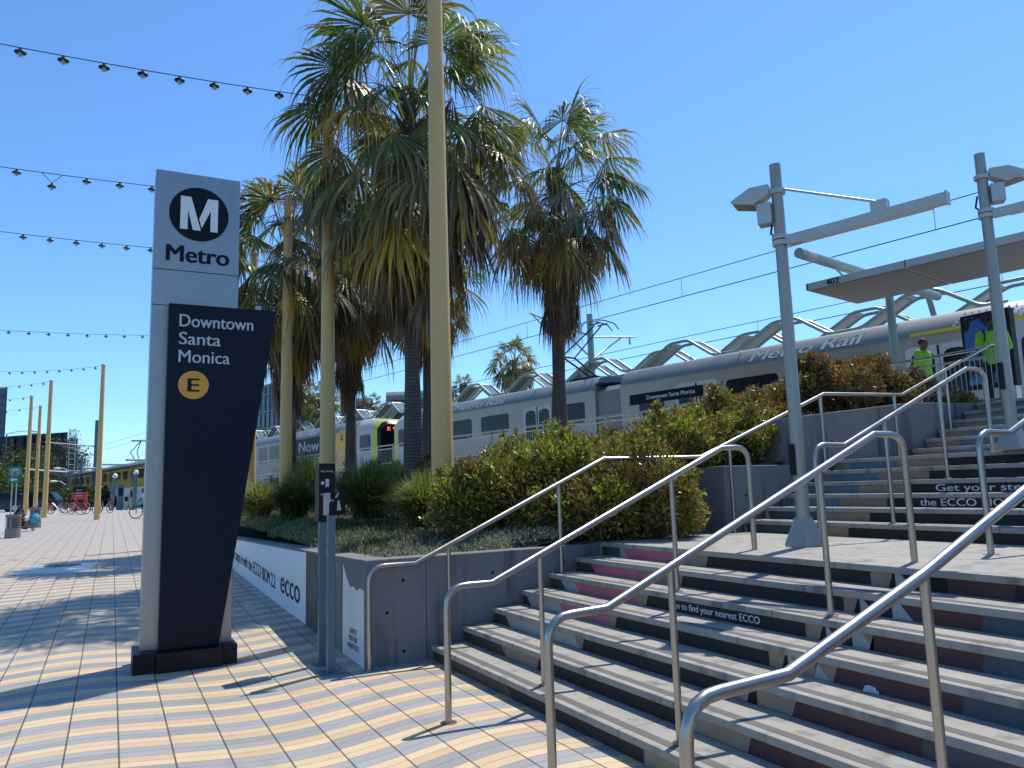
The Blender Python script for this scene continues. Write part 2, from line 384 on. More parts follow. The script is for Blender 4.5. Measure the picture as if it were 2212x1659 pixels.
# colour runs of each riser, left to right: (view, end column, colour); slanted edges follow the pictures
RUN = {
 1: [(5,1000,'b'),(5,1900,'c'),(5,2300,'t'),(6,900,'m'),(6,3000,'g')],
 2: [(5,960,'b'),(5,1190,'t'),(5,1560,'c'),(6,60,'c'),(6,390,'t'),(6,1000,'m'),(6,3000,'g')],
 3: [(5,990,'b'),(5,1450,'w'),(5,1492,'t'),(6,300,'c'),(6,385,'t'),(6,432,'k'),(6,640,'t'),(6,1360,'m'),(6,3000,'g')],
 4: [(5,1130,'b'),(5,1345,'w'),(5,1660,'p'),(5,1712,'t'),(6,500,'c'),(6,580,'t'),(6,606,'k'),(6,645,'w'),(6,760,'t'),(6,800,'w'),(6,870,'t'),(6,1590,'m'),(6,3000,'d')],
 5: [(5,1360,'b'),(5,1450,'w'),(5,1850,'p'),(5,1920,'t'),(6,705,'c'),(6,790,'t'),(6,820,'k'),(6,862,'w'),(6,965,'c'),(6,1050,'w'),(6,1072,'t'),(6,1700,'m'),(6,3000,'d')],
 6: [(5,1560,'b'),(5,1900,'p'),(5,1990,'t'),(6,10,'t'),(6,918,'c'),(6,985,'t'),(6,1010,'k'),(6,1062,'w'),(6,1190,'c'),(6,1270,'w'),(6,1700,'m'),(6,3000,'d')],
 7: [(5,1655,'b'),(5,1740,'g'),(5,1775,'w'),(5,2090,'p'),(6,150,'t'),(6,1070,'c'),(6,1180,'t'),(6,1208,'k'),(6,1272,'w'),(6,1500,'k'),(6,1880,'m'),(6,3000,'c')],
 8: [(7,20,'w'),(7,330,'d'),(7,362,'r'),(7,540,'b'),(7,722,'t'),(7,4000,'c')],
 9: [(7,150,'r'),(7,175,'w'),(7,500,'d'),(7,870,'t'),(7,4000,'c')],
 10: [(7,225,'b'),(7,290,'t'),(7,660,'u'),(7,990,'t'),(7,4000,'c')],
 11: [(7,450,'t'),(7,800,'u'),(7,1140,'t'),(7,4000,'c')],
 12: [(7,600,'t'),(7,920,'u'),(7,1280,'t'),(7,4000,'c')],
 13: [(7,735,'t'),(7,1060,'u'),(7,1410,'t'),(7,4000,'c')],
 14: [(7,1390,'t'),(7,1720,'u'),(7,1850,'t'),(7,4000,'c')],
 15: [(7,1490,'t'),(7,1830,'u'),(7,2200,'t'),(7,4000,'c')],
 16: [(7,1555,'t'),(7,1880,'u'),(7,2300,'t'),(7,4000,'c')],
 17: [(7,1700,'t'),(7,1930,'u'),(7,2400,'t'),(7,4000,'c')],
 18: [(7,1780,'t'),(7,2060,'u'),(7,2500,'t'),(7,4000,'c')],
 19: [(7,1880,'t'),(7,2200,'u'),(7,2600,'t'),(7,4000,'c')]}
VW = {5: Z5, 6: Z6, 7: U6}
SLANT = {'w': -.045, 'p': -.04, 't': .02, 'b': -.05, 'm': .01}
rng = random.Random(4)
for i in range(1, 20):
    X = stepx(i); Z = i*RI
    if i == 7: x1 = X8+.03
    elif i == 13: x1 = X14+.03
    elif i == 19: x1 = 12.438
    else: x1 = X+TR+.028
    b = MB(); b.box(X, x1, YR, YL, Z-.05, Z)
    if i == 7: b = MB().box(X, x1, YR, YL, Z-.05, Z); b.box(4.99, 6.92, YL+.002, 9.2, Z-.3, Z-.012)
    stp = b.build('landing' if i in (7, 13) else 'step', m_tread, st, bevel=.008)
    if i < 13 and i != 7:
        MB().box(X+.055, X+.125, YR, YL-.02, Z-.01, Z+.0015).build('grip_strip', m_grip, stp)
    b = MB(); xr = X+.03; z0, z1 = (i-1)*RI-.002, Z-.05; yc = YL; sl0 = 0.
    for vw, colx, cc in RUN[i]:
        yn = max(YR, y_from(VW[vw](colx, 0)[0], xr, (z0+z1)/2)) if colx < 2900 else YR
        sl = SLANT.get(cc, 0.)*(1 if i < 8 else .3)
        if yn >= yc-.004: continue
        if yn <= YR+.01: yn = YR; sl = 0
        b.quad((xr, yc+sl0, z0), (xr, yn+sl, z0), (xr, yn-sl, z1), (xr, yc-sl0, z1), CI[cc])
        yc = yn; sl0 = sl
        if yc <= YR: break
    b.f = [f[::-1] for f in b.f]
    ris = b.build('riser', RM, stp)
    tx = {10: ('the ECCO BIOM 2.2', (1988, 1088), .105, 1.23), 11: ('Get your steps in with', (2022, 1058), .105, 1.62), 5: ('Scan to find your nearest ECCO', (1445, 1300), .075, 1.05)}.get(i)
    if tx:
        p = at_x(tx[1][0], tx[1][1], xr-.003)
        b = MB(); text(b, tx[0], (xr-.003, p.y, (z0+z1)/2-tx[2]*.30), (0, -1, 0), (0, 0, 1), tx[2]*1.05, tx[3], .012)
        b.build('lettering', m_white, ris)
    if i == 6:
        pass
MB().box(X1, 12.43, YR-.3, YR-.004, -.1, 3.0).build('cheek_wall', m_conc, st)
# scrap of paper on the third step
b = MB(); p = at_z(1882, 1497, 3*RI)
b.obox(p+Vector((0, 0, .012)), (.015, .01, .004), (-.02, .035, .006), (0, 0, .001)); b.obox(p+Vector((.02, .02, .018)), (.015, .01, .012), (-.012, .03, -.004), (0, 0, .001))
tag(b.build('paper_scrap', m_white), 'crumpled white scrap of paper lying on a lower stair tread', 'litter')

# ================================================================ PLANTER WALLS
pw = thing('planter_wall', 'low grey concrete planter wall turning the corner beside the stairs, advert panels on its street side', 'wall', (2.225, 7.45, 0))
b = MB()
def wt(Y): return 1.022-.0185*(Y-7.45)
b.box(2.225, 6.95, 7.45, 7.65, -.05, 1.022)
for a, c in ((7.652, 17), (17, 26), (26, 34)):
    b.hexa([(2.225, a, -.05), (2.5, a, -.05), (2.5, c, -.05), (2.225, c, -.05), (2.225, a, wt(a)), (2.5, a, wt(a)), (2.5, c, wt(c)), (2.225, c, wt(c))])
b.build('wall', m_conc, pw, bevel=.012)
b = MB()
for x, z in ((2.62, .80), (2.62, .12), (3.62, .80), (3.62, .30), (4.5, .86), (2.45, .5)):
    disc(b, (x, 7.447, z), (1, 0, 0), (0, 0, 1), .017, 12)
for z in (.3,): b.box(2.86, 2.864, 7.447, 7.449, 0, 1.0)
b.build('tie_holes', m_black, pw)
xp = 2.219
def wpan(y0, y1, z0f, z1f, name, mat): # panel between Y values on the street face
    q = MB(); q.hexa([(xp, y0, z0f(y0)), (2.2245, y0, z0f(y0)), (2.2245, y1, z0f(y1)), (xp, y1, z0f(y1)), (xp, y0, z1f(y0)), (2.2245, y0, z1f(y0)), (2.2245, y1, z1f(y1)), (xp, y1, z1f(y1))])
    return q.build(name, mat, pw)
pa = wpan(9.98, 33, lambda Y: zg(Y)+.01, lambda Y: wt(Y)-.03, 'advert_panel', m_white); pa['label'] = 'long white advert panel with dark shoe slogan'
b = MB()
text(b, 'ecco', (xp-.004, 11.6, .30), (0, -1, -.022), (0, 0, 1), .47, 1.28, .012)
b.build('logo_lettering', m_navy, pa); b = MB(); text(b, 'Get your steps in with the ECCO BIOM 2.2', (xp-.004, 17.35, .487), (0, -1, -.035), (0, 0, 1), .295, 5.35, .008)
b.build('lettering', m_navy, pa)
pb = wpan(8.55, 9.975, lambda Y: zg(Y)+.01, lambda Y: wt(Y)-.03, 'picture_panel', m_brown); pb['label'] = 'dark brown picture panel with pink and pale patches'
b = MB()
for y0, y1, z0, z1, mi in ((9.75, 9.35, .25, .8, 0), (9.2, 8.85, .15, .62, 1), (9.0, 8.75, .6, .9, 0)):
    pts = [(xp-.003, y0+(y1-y0)*.5*(1+math.cos(a)), z0+(z1-z0)*.5*(1+math.sin(a)*(1 if k % 2 else .82))) for k, a in enumerate([j*math.pi/8 for j in range(16)])]
    b.add(pts, [tuple(range(15, -1, -1))], mi)
b.build('picture_patch', [m_gprint, m_pink], pb)
pc = MB()
top = [(xp, 8.22, .93), (xp, 8.08, .80), (xp, 7.95, .72), (xp, 7.8, .74), (xp, 7.72, .70), (xp, 7.6, .74), (xp, 7.47, .73)]
pc.prism([(xp, 8.24, .012), *top, (xp, 7.47, .0)], (.0055, 0, 0))
pc = pc.build('torn_panel', m_white, pw); pc['label'] = 'white poster with its upper edge torn in curls'
b = MB()
for k, s in enumerate(('SCAN TO', 'FIND YOUR', 'NEAREST ECCO')):
    b = MB(); text(b, s, (xp-.004, 7.83, .27-.075*k), (0, -1, 0), (0, 0, 1), .075, [.24, .30, .40][k], .004, align='C'); b.build('lettering', m_navy, pc)

uw = thing('terrace_wall', 'upper concrete terrace wall rising in steps along the left of the stairs', 'wall', (6.95, 7.45, 1.04))
b = MB()
b.box(6.945, 8.2, 7.452, 7.65, .9, 1.885); b.box(6.945, 7.14, 7.652, 12.5, .9, 1.88)
b.prism([(8.203, 7.454, .9), (13.4, 7.454, .9), (13.4, 7.454, 2.86), (10.8, 7.454, 2.80), (8.203, 7.454, 2.53)], (0, .2, 0))
b.prism([(8.203, 7.656, .9), (8.4, 7.656, .9), (8.4, 7.656, 2.545), (8.203, 7.656, 2.52)], (0, 6, 0))
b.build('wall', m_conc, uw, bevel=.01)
b = MB()
for x, z in ((7.3, 1.5), (7.85, 1.45), (9.0, 2.2), (9.9, 2.35), (11.6, 2.6)): disc(b, (x, 7.450, z), (1, 0, 0), (0, 0, 1), .018, 12)
b.build('tie_holes', m_black, uw)

# planting soil
b = MB()
def soilz(x, y): 
    return .93 + max(0, x-3.6)*.15 + max(0, min(y, 20)-9)*.02 + .03*math.sin(x*3.1+y*1.7)
gxs = [2.48, 2.9, 3.4, 4, 5, 6, 6.94]; gys = [7.64, 8.2, 9, 10, 12, 14, 17, 21, 26, 34]
def soil_patch(xs, ys, fz, name):
    q = MB()
    for y in ys:
        for x in xs: q.v.append((x, y, fz(x, y)))
    n = len(xs)
    for j in range(len(ys)-1):
        for i in range(n-1): q.f.append((j*n+i, j*n+i+1, (j+1)*n+i+1, (j+1)*n+i)); q.m.append(0)
    return structure(q.build(name, m_soil))
soil_patch(gxs, gys, lambda x, y: soilz(x, y) if y > 8 or x < 6 else .93, 'planter_soil')
soil_patch([7.1, 8.5, 10, 12, 13.42], [7.6, 9, 11, 13], lambda x, y: 1.75+(x-7)*.16, 'terrace_soil')
def bank(x, y): return min(2.75, 1.75+max(0, x-7)*.15)
q = MB()
for Y in (13.0, 17, 22, 30, 40, 50, 60):
    xe = (17.0-.2*Y)/.98-.05 + (Y-18)*.03
    x0 = 6.94 if Y < 34.5 else 2.3
    for k in range(4):
        x = x0+(max(xe, x0+.3)-x0)*k/3; q.v.append((x, Y, (soilz(6.94, Y) if Y < 34.5 else .6)+ (2.5-soilz(6.94, 20))*k/3))
for j in range(6):
    for i in range(3): q.f.append((j*4+i, j*4+i+1, j*4+i+5, j*4+i+4)); q.m.append(0)
structure(q.build('planted_bank', m_soil))

# ================================================================ HANDRAILS
def arc(p0, c, p1, n=5):   # rounded corner p0 -> c -> p1 (quadratic)
    p0, c, p1 = Vector(p0), Vector(c), Vector(p1)
    return [p0*(1-t)**2+c*2*t*(1-t)+p1*t*t for t in [k/n for k in range(n+1)]]
def handrail(label, Y, rail, posts, start_z=None, end_z=None, r=.0255):
    x0, z0 = rail[0]; xe, ze = rail[-1]
    t = thing('handrail', label, 'handrail', (x0, Y, start_z if start_z is not None else z0), 'stainless handrails on the stairs')
    path = []
    if start_z is not None:
        path += [(x0, Y, start_z)]+arc((x0, Y, z0-.16), (x0, Y, z0), (x0+.16, Y, z0))
    else: path += [(x0, Y, z0)]
    for (x, z) in rail[1:-1]:
        path += [(x-.012, Y, z-(.006 if True else 0)), (x+.012, Y, z+.006)] if False else [(x, Y, z)]
    if end_z is not None:
        path += arc((xe-.14, Y, ze), (xe, Y, ze), (xe, Y, ze-.16))+[(xe, Y, end_z)]
    else: path += [(xe, Y, ze)]
    MB().tube(path, r, 14).build('rail', m_ss, t, smooth=True)
    for x, zb in posts:
        zt = None
        for (a, za), (c, zc) in zip(rail[:-1], rail[1:]):
            if a <= x <= c: zt = za+(zc-za)*(x-a)/(c-a)
        b = MB().tube([(x, Y, zb), (x, Y, zt-.012)], r*.86, 12)
        o = b.build('post', m_ss, t, smooth=True)
        MB().lathe((x, Y, zb), [(.0, .0), (.045, .0), (.045, .006), (.025, .010)], 16).build('floor_flange', m_ss, o)
    if start_z is not None: MB().lathe((x0, Y, start_z), [(.02, .0), (.062, .0), (.062, .004), (.03, .006)], 20).build('floor_flange', m_ss, t)
    return t
LR = [(2.24, .965), (2.62, .965), (5.03, 1.995), (5.36, 2.0)]
UR = [(6.255, 2.025), (6.70, 2.02), (8.93, 2.925), (9.27, 2.925)]
handrail('long handrail along the planter wall, running on past the landing up to the platform', 7.36, [(2.24, .965), (2.72, .965), (5.035, 1.985), (6.50, 1.995), (8.80, 2.86), (10.5, 2.90), (12.9, 3.82), (13.25, 3.83)],
         [(3.08, RI), (4.42, 5*RI), (5.9, 7*RI), (6.98, 7*RI), (8.72, 12*RI), (10.3, 13*RI), (11.6, 16*RI), (13.05, PZ)], start_z=0)
handrail('lower handrail with a foot shadow on the striped paving, second from the planter wall', 5.41, LR, [(3.05, RI), (4.42, 5*RI)], 0, 7*RI)
handrail('lower handrail third from the planter wall, crossing in front of the lamp post', 3.79, [(2.17, .965), (2.57, .975), (5.035, 2.0), (5.36, 2.0)], [(3.05, RI), (4.42, 5*RI)], 0, 7*RI)
handrail('nearest handrail, its thick tube crossing the bottom right of the stairs', 2.15, [(1.755, .95), (2.25, .965), (3.09, 1.262), (3.9, 1.59), (5.0, 2.0), (5.3, 2.0)], [(3.09, RI), (4.42, 5*RI)], 0, 7*RI)
handrail('upper handrail starting beside the lamp post foot on the landing', 5.40, UR, [(7.36, 8*RI), (8.36, 11*RI)], 7*RI, 13*RI)
handrail('upper handrail nearer the right edge of the photo, starting on the landing', 3.75, UR, [(7.36, 8*RI), (8.36, 11*RI)], 7*RI, 13*RI)

# ================================================================ STATION PYLON SIGN
sg = thing('station_sign', 'tall steel station pylon with a slanted navy panel naming the station', 'sign', (.7, 8.6, 0))
b = MB(); b.box(.30, 1.157, 8.62, 8.95, .03, 5.195); b.build('column', m_ss2, sg, bevel=.006)
b = MB()
b.box(.298, 1.159, 8.6185, 8.6195, 4.09, 4.098); b.box(.298, 1.159, 8.6185, 8.6195, 3.70, 3.708)
b.build('panel_joint', m_black, sg)
for fx, fz in ((.34, 5.15), (1.117, 5.15), (.34, 4.14), (1.117, 4.14), (.34, 3.75), (.335, .3), (1.12, .3)): MB().tube([(fx, 8.621, fz), (fx, 8.614, fz)], .011, 10).build('fixing', m_galv, sg)
b = MB(); b.prism([(.46, 8.49, .2), (1.02, 8.49, .2), (1.545, 8.49, 3.70), (.46, 8.49, 3.70)], (0, .125, 0))
npn = b.build('name_panel', m_navy, sg, bevel=.004)
b = MB(); b.box(.235, .44, 8.42, 8.98, 0, .2); b.box(.44, 1.05, 8.37, 8.98, 0, .195); b.box(1.05, 1.19, 8.42, 8.98, 0, .2)
b.build('plinth', m_black, sg, bevel=.006)
b = MB(); cx, cz = .738, 4.742
disc(b, (cx, 8.612, cz), (1, 0, 0), (0, 0, 1), .302, 48)
lg = b.build('logo_disc', m_logo, sg)
b = MB(); o = Vector((cx, 8.607, cz))
def P2(x, z): return o+Vector((x, 0, z))
hh = .185
for poly in ([(-.19, hh), (-.095, hh), (-.095+.115*1.0, -.02), (.005, -hh), (-.10+.10, -hh), (-.11, .06), (-.115, -hh), (-.19, -hh)],):
    pass
b.add([P2(-.19, hh), P2(-.19, -hh), P2(-.115, -hh), P2(-.115, hh)], [(0, 1, 2, 3)])
b.add([P2(-.115, hh), P2(-.115, .03), P2(-.062, -hh), P2(.018, -hh), P2(-.085, hh)], [(0, 1, 2, 3, 4)])
b.add([P2(.19, hh), P2(.115, hh), P2(.115, -hh), P2(.19, -hh)], [(0, 1, 2, 3)])
b.add([P2(.115, hh), P2(.085, hh), P2(.0, -.055), P2(.026, -.155), P2(.115, .05)], [(0, 1, 2, 3, 4)])
b.build('logo_letter', m_white, lg)
b = MB(); text(b, 'Metro', (.425, 8.6125, 4.195), (1, 0, 0), (0, 0, 1), .26, .625, .018); b.build('lettering', m_logo, sg)
b = MB()
for s, z, wd in (('Downtown', 3.46, .735), ('Santa', 3.27, .405), ('Monica', 3.08, .50)):
    b = MB(); text(b, s, (.565, 8.485, z), (1, 0, 0), (0, 0, 1), .19, wd, .008); b.build('lettering', m_off, npn)
b = MB(); disc(b, (.715, 8.486, 2.845), (1, 0, 0), (0, 0, 1), .148, 40); lo = b.build('line_badge', m_orange, npn)
b = MB(); text(b, 'E', (.716, 8.482, 2.775), (1, 0, 0), (0, 0, 1), .20, .105, .02, align='C'); b.build('badge_letter', m_navy, lo)
MB().lathe((1.36, 8.56, 3.70), [(.0, 0), (.035, 0), (.035, .05), (.028, .055), (0, .055)], 14).build('antenna_cap', m_lampgrey, sg, smooth=True)

# small signs by the wall
t = thing('info_sign', 'black slab information sign on a blue grey post behind the small poster sign', 'sign', (1.9, 7.86, 0))
p0 = at_depth(692, 1437, 1).normalized()
MB().box(1.875, 1.945, 7.84, 7.90, 0, 1.5).build('post', m_postblue, t, bevel=.004)
MB().box(1.83, 1.99, 7.80, 7.94, 0, .012).build('base_plate', m_postblue, t)
sb = MB().box(1.865, 2.03, 7.82, 8.0, 1.40, 1.99).build('slab', m_black, t, bevel=.004)
b = MB()
for s, z, hz, wd in (('Bike Parking', 1.90, .030, .125), ('Ramp Up', 1.665, .03, .085)): text(b, s, (1.883, 7.8165, z), (1, 0, 0), (0, 0, 1), hz, wd, .004)
b.quad((1.93, 7.8165, 1.75), (1.965, 7.8165, 1.75), (1.965, 7.8165, 1.83), (1.93, 7.8165, 1.83))
disc(b, (1.9, 7.8165, 1.79), (1, 0, 0), (0, 0, 1), .018, 14)
b.build('lettering', m_off, sb)
t = thing('poster_sign', 'small square black and white poster on a blue grey post', 'sign', (1.9, 7.45, 0))
MB().box(1.865, 1.935, 7.44, 7.51, 0, 1.6).build('post', m_postblue, t, bevel=.004)
MB().box(1.79, 2.02, 7.37, 7.58, 0, .012).build('base_plate', m_postblue, t)
sb = MB().box(1.808, 2.03, 7.42, 7.432, 1.475, 1.69).build('poster', m_logo, t)
b = MB(); y = 7.418
b.add([(1.81, y, 1.477), (1.86, y, 1.477), (1.868, y, 1.52), (1.864, y, 1.58), (1.885, y, 1.62), (1.872, y, 1.65), (1.882, y, 1.688), (1.81, y, 1.688)], [tuple(range(8))])
b.add([(1.942, y, 1.52), (1.962, y, 1.515), (1.984, y, 1.522), (1.98, y, 1.55), (1.966, y, 1.61), (1.952, y, 1.62), (1.946, y, 1.57)], [tuple(range(7))])
b.add([(1.92, y, 1.64), (1.95, y, 1.688), (1.965, y, 1.688), (1.945, y, 1.645)], [(0, 3, 2, 1)])
b.build('poster_picture', m_wprint, sb)
b = MB(); text(b, 'SCAN AT', (1.822, 7.4165, 1.638), (1, 0, 0), (0, 0, 1), .026, .06, .006); text(b, 'STATION', (1.822, 7.4165, 1.606), (1, 0, 0), (0, 0, 1), .026, .09, .006); b.build('lettering', m_galv, sb)
# utility cover in the paving
t = thing('utility_cover', 'flat steel utility cover with a dark round lid let into the paving', 'utility cover', (-.95, 19.6, zg(19.6)))
ca = [at_z(*p, .29) for p in ((20, 1239), (190, 1232), (216, 1213), (78, 1222))]
for c in ca: c.z = zg(c.y)+.001
MB().prism(ca, (0, 0, .006)).build('cover_plate', m_galv, t)
cc = at_z(136, 1222, .28); b = MB(); disc(b, (cc.x, cc.y, zg(cc.y)+.010), (1, 0, 0), (0, 1, .0125), .38, 32); b.build('round_lid', m_black, t)
# ================================================================ TRAINS
S0 = 20.08
def prof(k=1.0, dz=0.0, inset=0.0):      # near half then far half of the car section
    s0, s1 = S0+inset, S0+2.62-inset; zt = 5.76-dz; zb = 2.62
    return [(s0, zb), (s0, 5.18-dz*.7), (s0+.03, 5.30-dz*.8), (s0+.30, 5.66-dz), (s0+.55, zt), (s1-.55, zt), (s1-.30, 5.66-dz), (s1-.03, 5.30-dz*.8), (s1, 5.18-dz*.7), (s1, zb)]
def ring(q, pr): return [sq(s, q, z) for s, z in pr]
def side_panel(mb, q0, q1, z0, z1, off=.006, th=.004, s=S0, mi=0):
    mb.obox(sq(s-off, (q0+q1)/2, (z0+z1)/2), TV*abs(q1-q0)/2, Vector((0, 0, (z1-z0)/2)), NV*th, mi)
def rounded(q0, q1, z0, z1, r, s):
    pts = []
    for cq, cz, a0 in ((q1-r, z1-r, 0), (q0+r, z1-r, 90), (q0+r, z0+r, 180), (q1-r, z0+r, 270)):
        for k in range(5):
            a = R(a0+k*22.5); pts.append(sq(s, cq+r*math.cos(a), cz+r*math.sin(a)))
    return pts
def roundpanel(name, mat, parent, q0, q1, z0, z1, r, off, th=.008):
    b = MB(); b.prism(rounded(q0, q1, z0, z1, r, S0-off), NV*(-th)); return b.build(name, mat, parent)
def cove_text(mb, s, q0, q1, zlo, size):
    d = Vector(sq(S0+.30, 0, 5.66))-Vector(sq(S0+.03, 0, 5.30)); up = d.normalized()
    base = sq(S0+.03, q0, 5.30)+up*(zlo)+up.cross(TV).normalized()*(-.006 if up.cross(TV).dot(NV) > 0 else .006)
    text(mb, s, base, -TV, up, size, abs(q1-q0), .014, .18)
def cab(t, q0, q1, glassq):     # a rounded cab from q0 (full section) to its nose at q1
    d = 1 if q1 > q0 else -1; L = abs(q1-q0)
    st_ = [(0, 0, 0), (.45, .03, .02), (.72, .12, .06), (.9, .24, .12), (1.0, .42, .2)]
    R_ = [ring(q0+d*L*k, prof(1, dz, ins)) for k, dz, ins in st_]
    b = MB().loft(R_[:3]); c = b.build('cab', m_trainwhite, t, smooth=True)
    b = MB().loft(R_[2:4]); b.build('cab_surround', m_lime, t, smooth=True)
    b = MB().loft(R_[3:]); nose = b.build('windscreen', m_glass, t, smooth=True)
    b = MB()                       # lime stripe running back along the roof line
    for q in (0,): b.obox(sq(S0+.03-.004, q0-d*.6, 5.24), TV*1.5, Vector((0, 0, .055)), NV*.02)
    b.build('lime_stripe', m_lime, t)
    roundpanel('cab_window', m_glass, t, min(q0+d*.35, q0+d*1.45), max(q0+d*.35, q0+d*1.45), 3.95, 4.82, .16, .002, .012)
    return nose
def door(t, q0, q1):
    fr = roundpanel('door', m_trainwhite, t, q0, q1, 2.85, 4.93, .14, .002, .010)
    mid = (q0+q1)/2
    for a, c in ((q0+.13, mid-.1), (mid+.1, q1-.13)):
        b = MB(); b.prism(rounded(a, c, 3.55, 4.78, .2, S0-.012), NV*(-.006)); b.build('door_window', m_glass, fr)
    b = MB(); side_panel(b, mid-.03, mid+.03, 2.85, 4.9, .014); b.build('door_seal', m_rubber, fr)
def car(label, q0, q1, cabs, group, body, wins, doors, roofmat, joint=None):
    t = thing('light_rail_car', label, 'train', sq(S0+1.3, (q0+q1)/2, 2.0), group)
    a = q0+(2.3 if 'lo' in cabs else 0); c = q1-(2.3 if 'hi' in cabs else 0)
    segs = [(a, c)] if not joint else [(a, joint[0]), (joint[1], c)]
    for s0, s1 in segs:
        lower = [(S0, 2.62), (S0, 5.18), (S0+2.62, 5.18), (S0+2.62, 2.62)]
        MB().loft([ring(s0, lower), ring(s1, lower)]).build('body', body, t)
        up = prof()[1:-1]
        MB().loft([ring(s0, up), ring(s1, up)]).build('roof_cove', roofmat, t, smooth=True)
        b = MB(); side_panel(b, s0, s1, 5.165, 5.19, .012, .012); 
        b.build('drip_rail', m_trainsteel, t)
        b = MB(); q = s0+2.5
        while q < s1-1: b.obox(sq(S0+.165-.002, q, 5.48), TV*.012, Vector((0, 0, .19))+NV*.14, NV*.004); q += 4.8
        b.build('panel_seam', m_rubber, t)
    MB().obox(sq(S0+1.31, (a+c)/2, 2.3), TV*((c-a)/2), NV*1.2, Vector((0, 0, .3))).build('underframe', m_black, t)
    if joint:
        b = MB(); pj = [(S0+.10, 2.62), (S0+.10, 5.12), (S0+.3, 5.3), (S0+2.3, 5.3), (S0+2.5, 5.12), (S0+2.5, 2.62)]
        b.loft([ring(joint[0]-.01, pj), ring(joint[1]+.01, pj)]); b.build('articulation', m_traingrey, t)
        b = MB(); rg = random.Random(3)
        for k in range(16):
            c_ = sq(S0+.3+rg.random()*1.6, joint[0]+rg.random()*(joint[1]-joint[0]), 5.36+rg.random()*.12)
            b.obox(c_, TV*rg.uniform(.1, .4), NV*rg.uniform(.05, .3), Vector((0, 0, rg.uniform(.02, .06))))
        b.build('roof_equipment', m_black, t)
    for w0, w1, z0, z1 in wins: 
        roundpanel('window', m_glass, t, w0, w1, z0, z1, .13, .002, .010)
    for d0, d1 in doors: door(t, d0, d1)
    nose = {}
    if 'lo' in cabs: nose['lo'] = cab(t, a, q0, 0)
    if 'hi' in cabs: nose['hi'] = cab(t, c, q1, 0)
    return t, nose
GR = 'light rail cars in the station'
t, n = car('nearest stainless light rail car with a dark slate roof edge, standing behind the shrubs', 4.0, 34.7, ('lo', 'hi'), GR, m_trainsteel,
    [(27.5, 29.4, 3.95, 4.82), (24.85, 26.78, 4.05, 4.82), (20.3, 21.6, 4.05, 4.82), (30.2, 31.8, 4.0, 4.82), (16.5, 17.6, 3.95, 4.8), (12.2, 14.0, 4.0, 4.82), (9.9, 11.6, 4.0, 4.82)],
    [(22.15, 23.85), (14.3, 16.0), (6.95, 8.55)], m_traingrey, (18.46, 19.72))
b = MB(); cove_text(b, 'Metro Rail', 28.95, 25.2, -.03, .60); b.build('lettering', m_wprint, t); b = MB(); cove_text(b, 'Metro Rail', 13.15, 9.65, -.03, .60); b.build('lettering', m_wprint, t)
b = MB()
for k in range(60):
    rw, cl = divmod(k, 12)
    b.obox(sq(S0+.03+.27*(rw+.5)/5-.004, 7.35-cl*.16-rw*.05, 5.30+.36*(rw+.5)/5), TV*.022, (NV*.27+Vector((0, 0, .36))).normalized()*.022, NV*.003)
b.build('dot_pattern', m_off, t)
b = MB(); text(b, 'springleaf', sq(S0-.012, 29.0, 3.05), -TV, Vector((0, 0, 1)), .25, 2.2); b.build('side_lettering', m_blue, t)
# pantograph
pg = MB()
def pt(s, q, z): return sq(s, q, z)
for ds in (-.35, .35):
    pg.tube([pt(21.4+ds*.6, 20.9, 5.85), pt(21.4+ds, 22.45, 6.95)], .04, 6); pg.tube([pt(21.4+ds, 22.45, 6.95), pt(21.4+ds*.5, 20.7, 7.95)], .03, 6)
for dq in (-.18, .18):
    pg.tube([pt(20.55, 20.55+dq, 7.85), pt(20.8, 20.55+dq, 8.06), pt(21.4, 20.55+dq, 8.12), pt(22.0, 20.55+dq, 8.06), pt(22.25, 20.55+dq, 7.85)], .025, 6)
pg.tube([pt(21.05, 22.45, 6.95), pt(21.75, 22.45, 6.95)], .04, 6); pg.tube([pt(21.2, 20.37, 8.0), pt(21.2, 20.9, 8.0)], .03, 6); pg.tube([pt(21.6, 20.37, 8.0), pt(21.6, 20.9, 8.0)], .03, 6)
pg.obox(pt(21.4, 21.2, 5.85), TV*.7, NV*.5, Vector((0, 0, .06))); pg.build('pantograph', m_black, t)

t, n = car('light rail car with a black and yellow advert wrap, seen between the yellow poles', 36.05, 64, ('lo',), GR, m_trainsteel,
    [(47.2, 48.9, 3.75, 5.0), (49.3, 51, 3.75, 5.0), (51.4, 53, 3.75, 5.0), (53.5, 55.2, 3.75, 5.0), (57, 59, 3.9, 4.8), (60, 62, 3.9, 4.8)], [(55.4, 56.8)], m_traingrey)
b = MB(); side_panel(b, 41.0, 46.6, 2.9, 5.16, .004, .003); wr = b.build('advert_wrap', m_black, t)
b = MB(); side_panel(b, 38.4, 40.98, 2.9, 5.16, .004, .003); wy = b.build('yellow_wrap', m_yel, t)
b = MB()
text(b, 'Now', sq(S0-.012, 46.1, 4.30), -TV, Vector((0, 0, 1)), .95, 2.9, .02); b.build('lettering', m_wprint, wr); b = MB(); text(b, 'in LA', sq(S0-.012, 46.2, 3.10), -TV, Vector((0, 0, 1)), 1.1, 3.6, .02)
b.build('lettering', m_wprint, wr)
b = MB(); text(b, 'SU', sq(S0-.012, 40.0, 3.0), -TV, Vector((0, 0, 1)), .75, .9, .03); b.build('lettering', m_brown, wy)
b = MB(); disc(b, sq(S0-.012, 40.2, 4.85), TV, Vector((0, 0, 1)), .17, 20); ld = b.build('logo_disc', m_logo, wy)
b = MB(); text(b, 'M', sq(S0-.016, 40.2, 4.78), -TV, Vector((0, 0, 1)), .22, .17, .02, align='C'); b.build('logo_letter', m_white, ld)
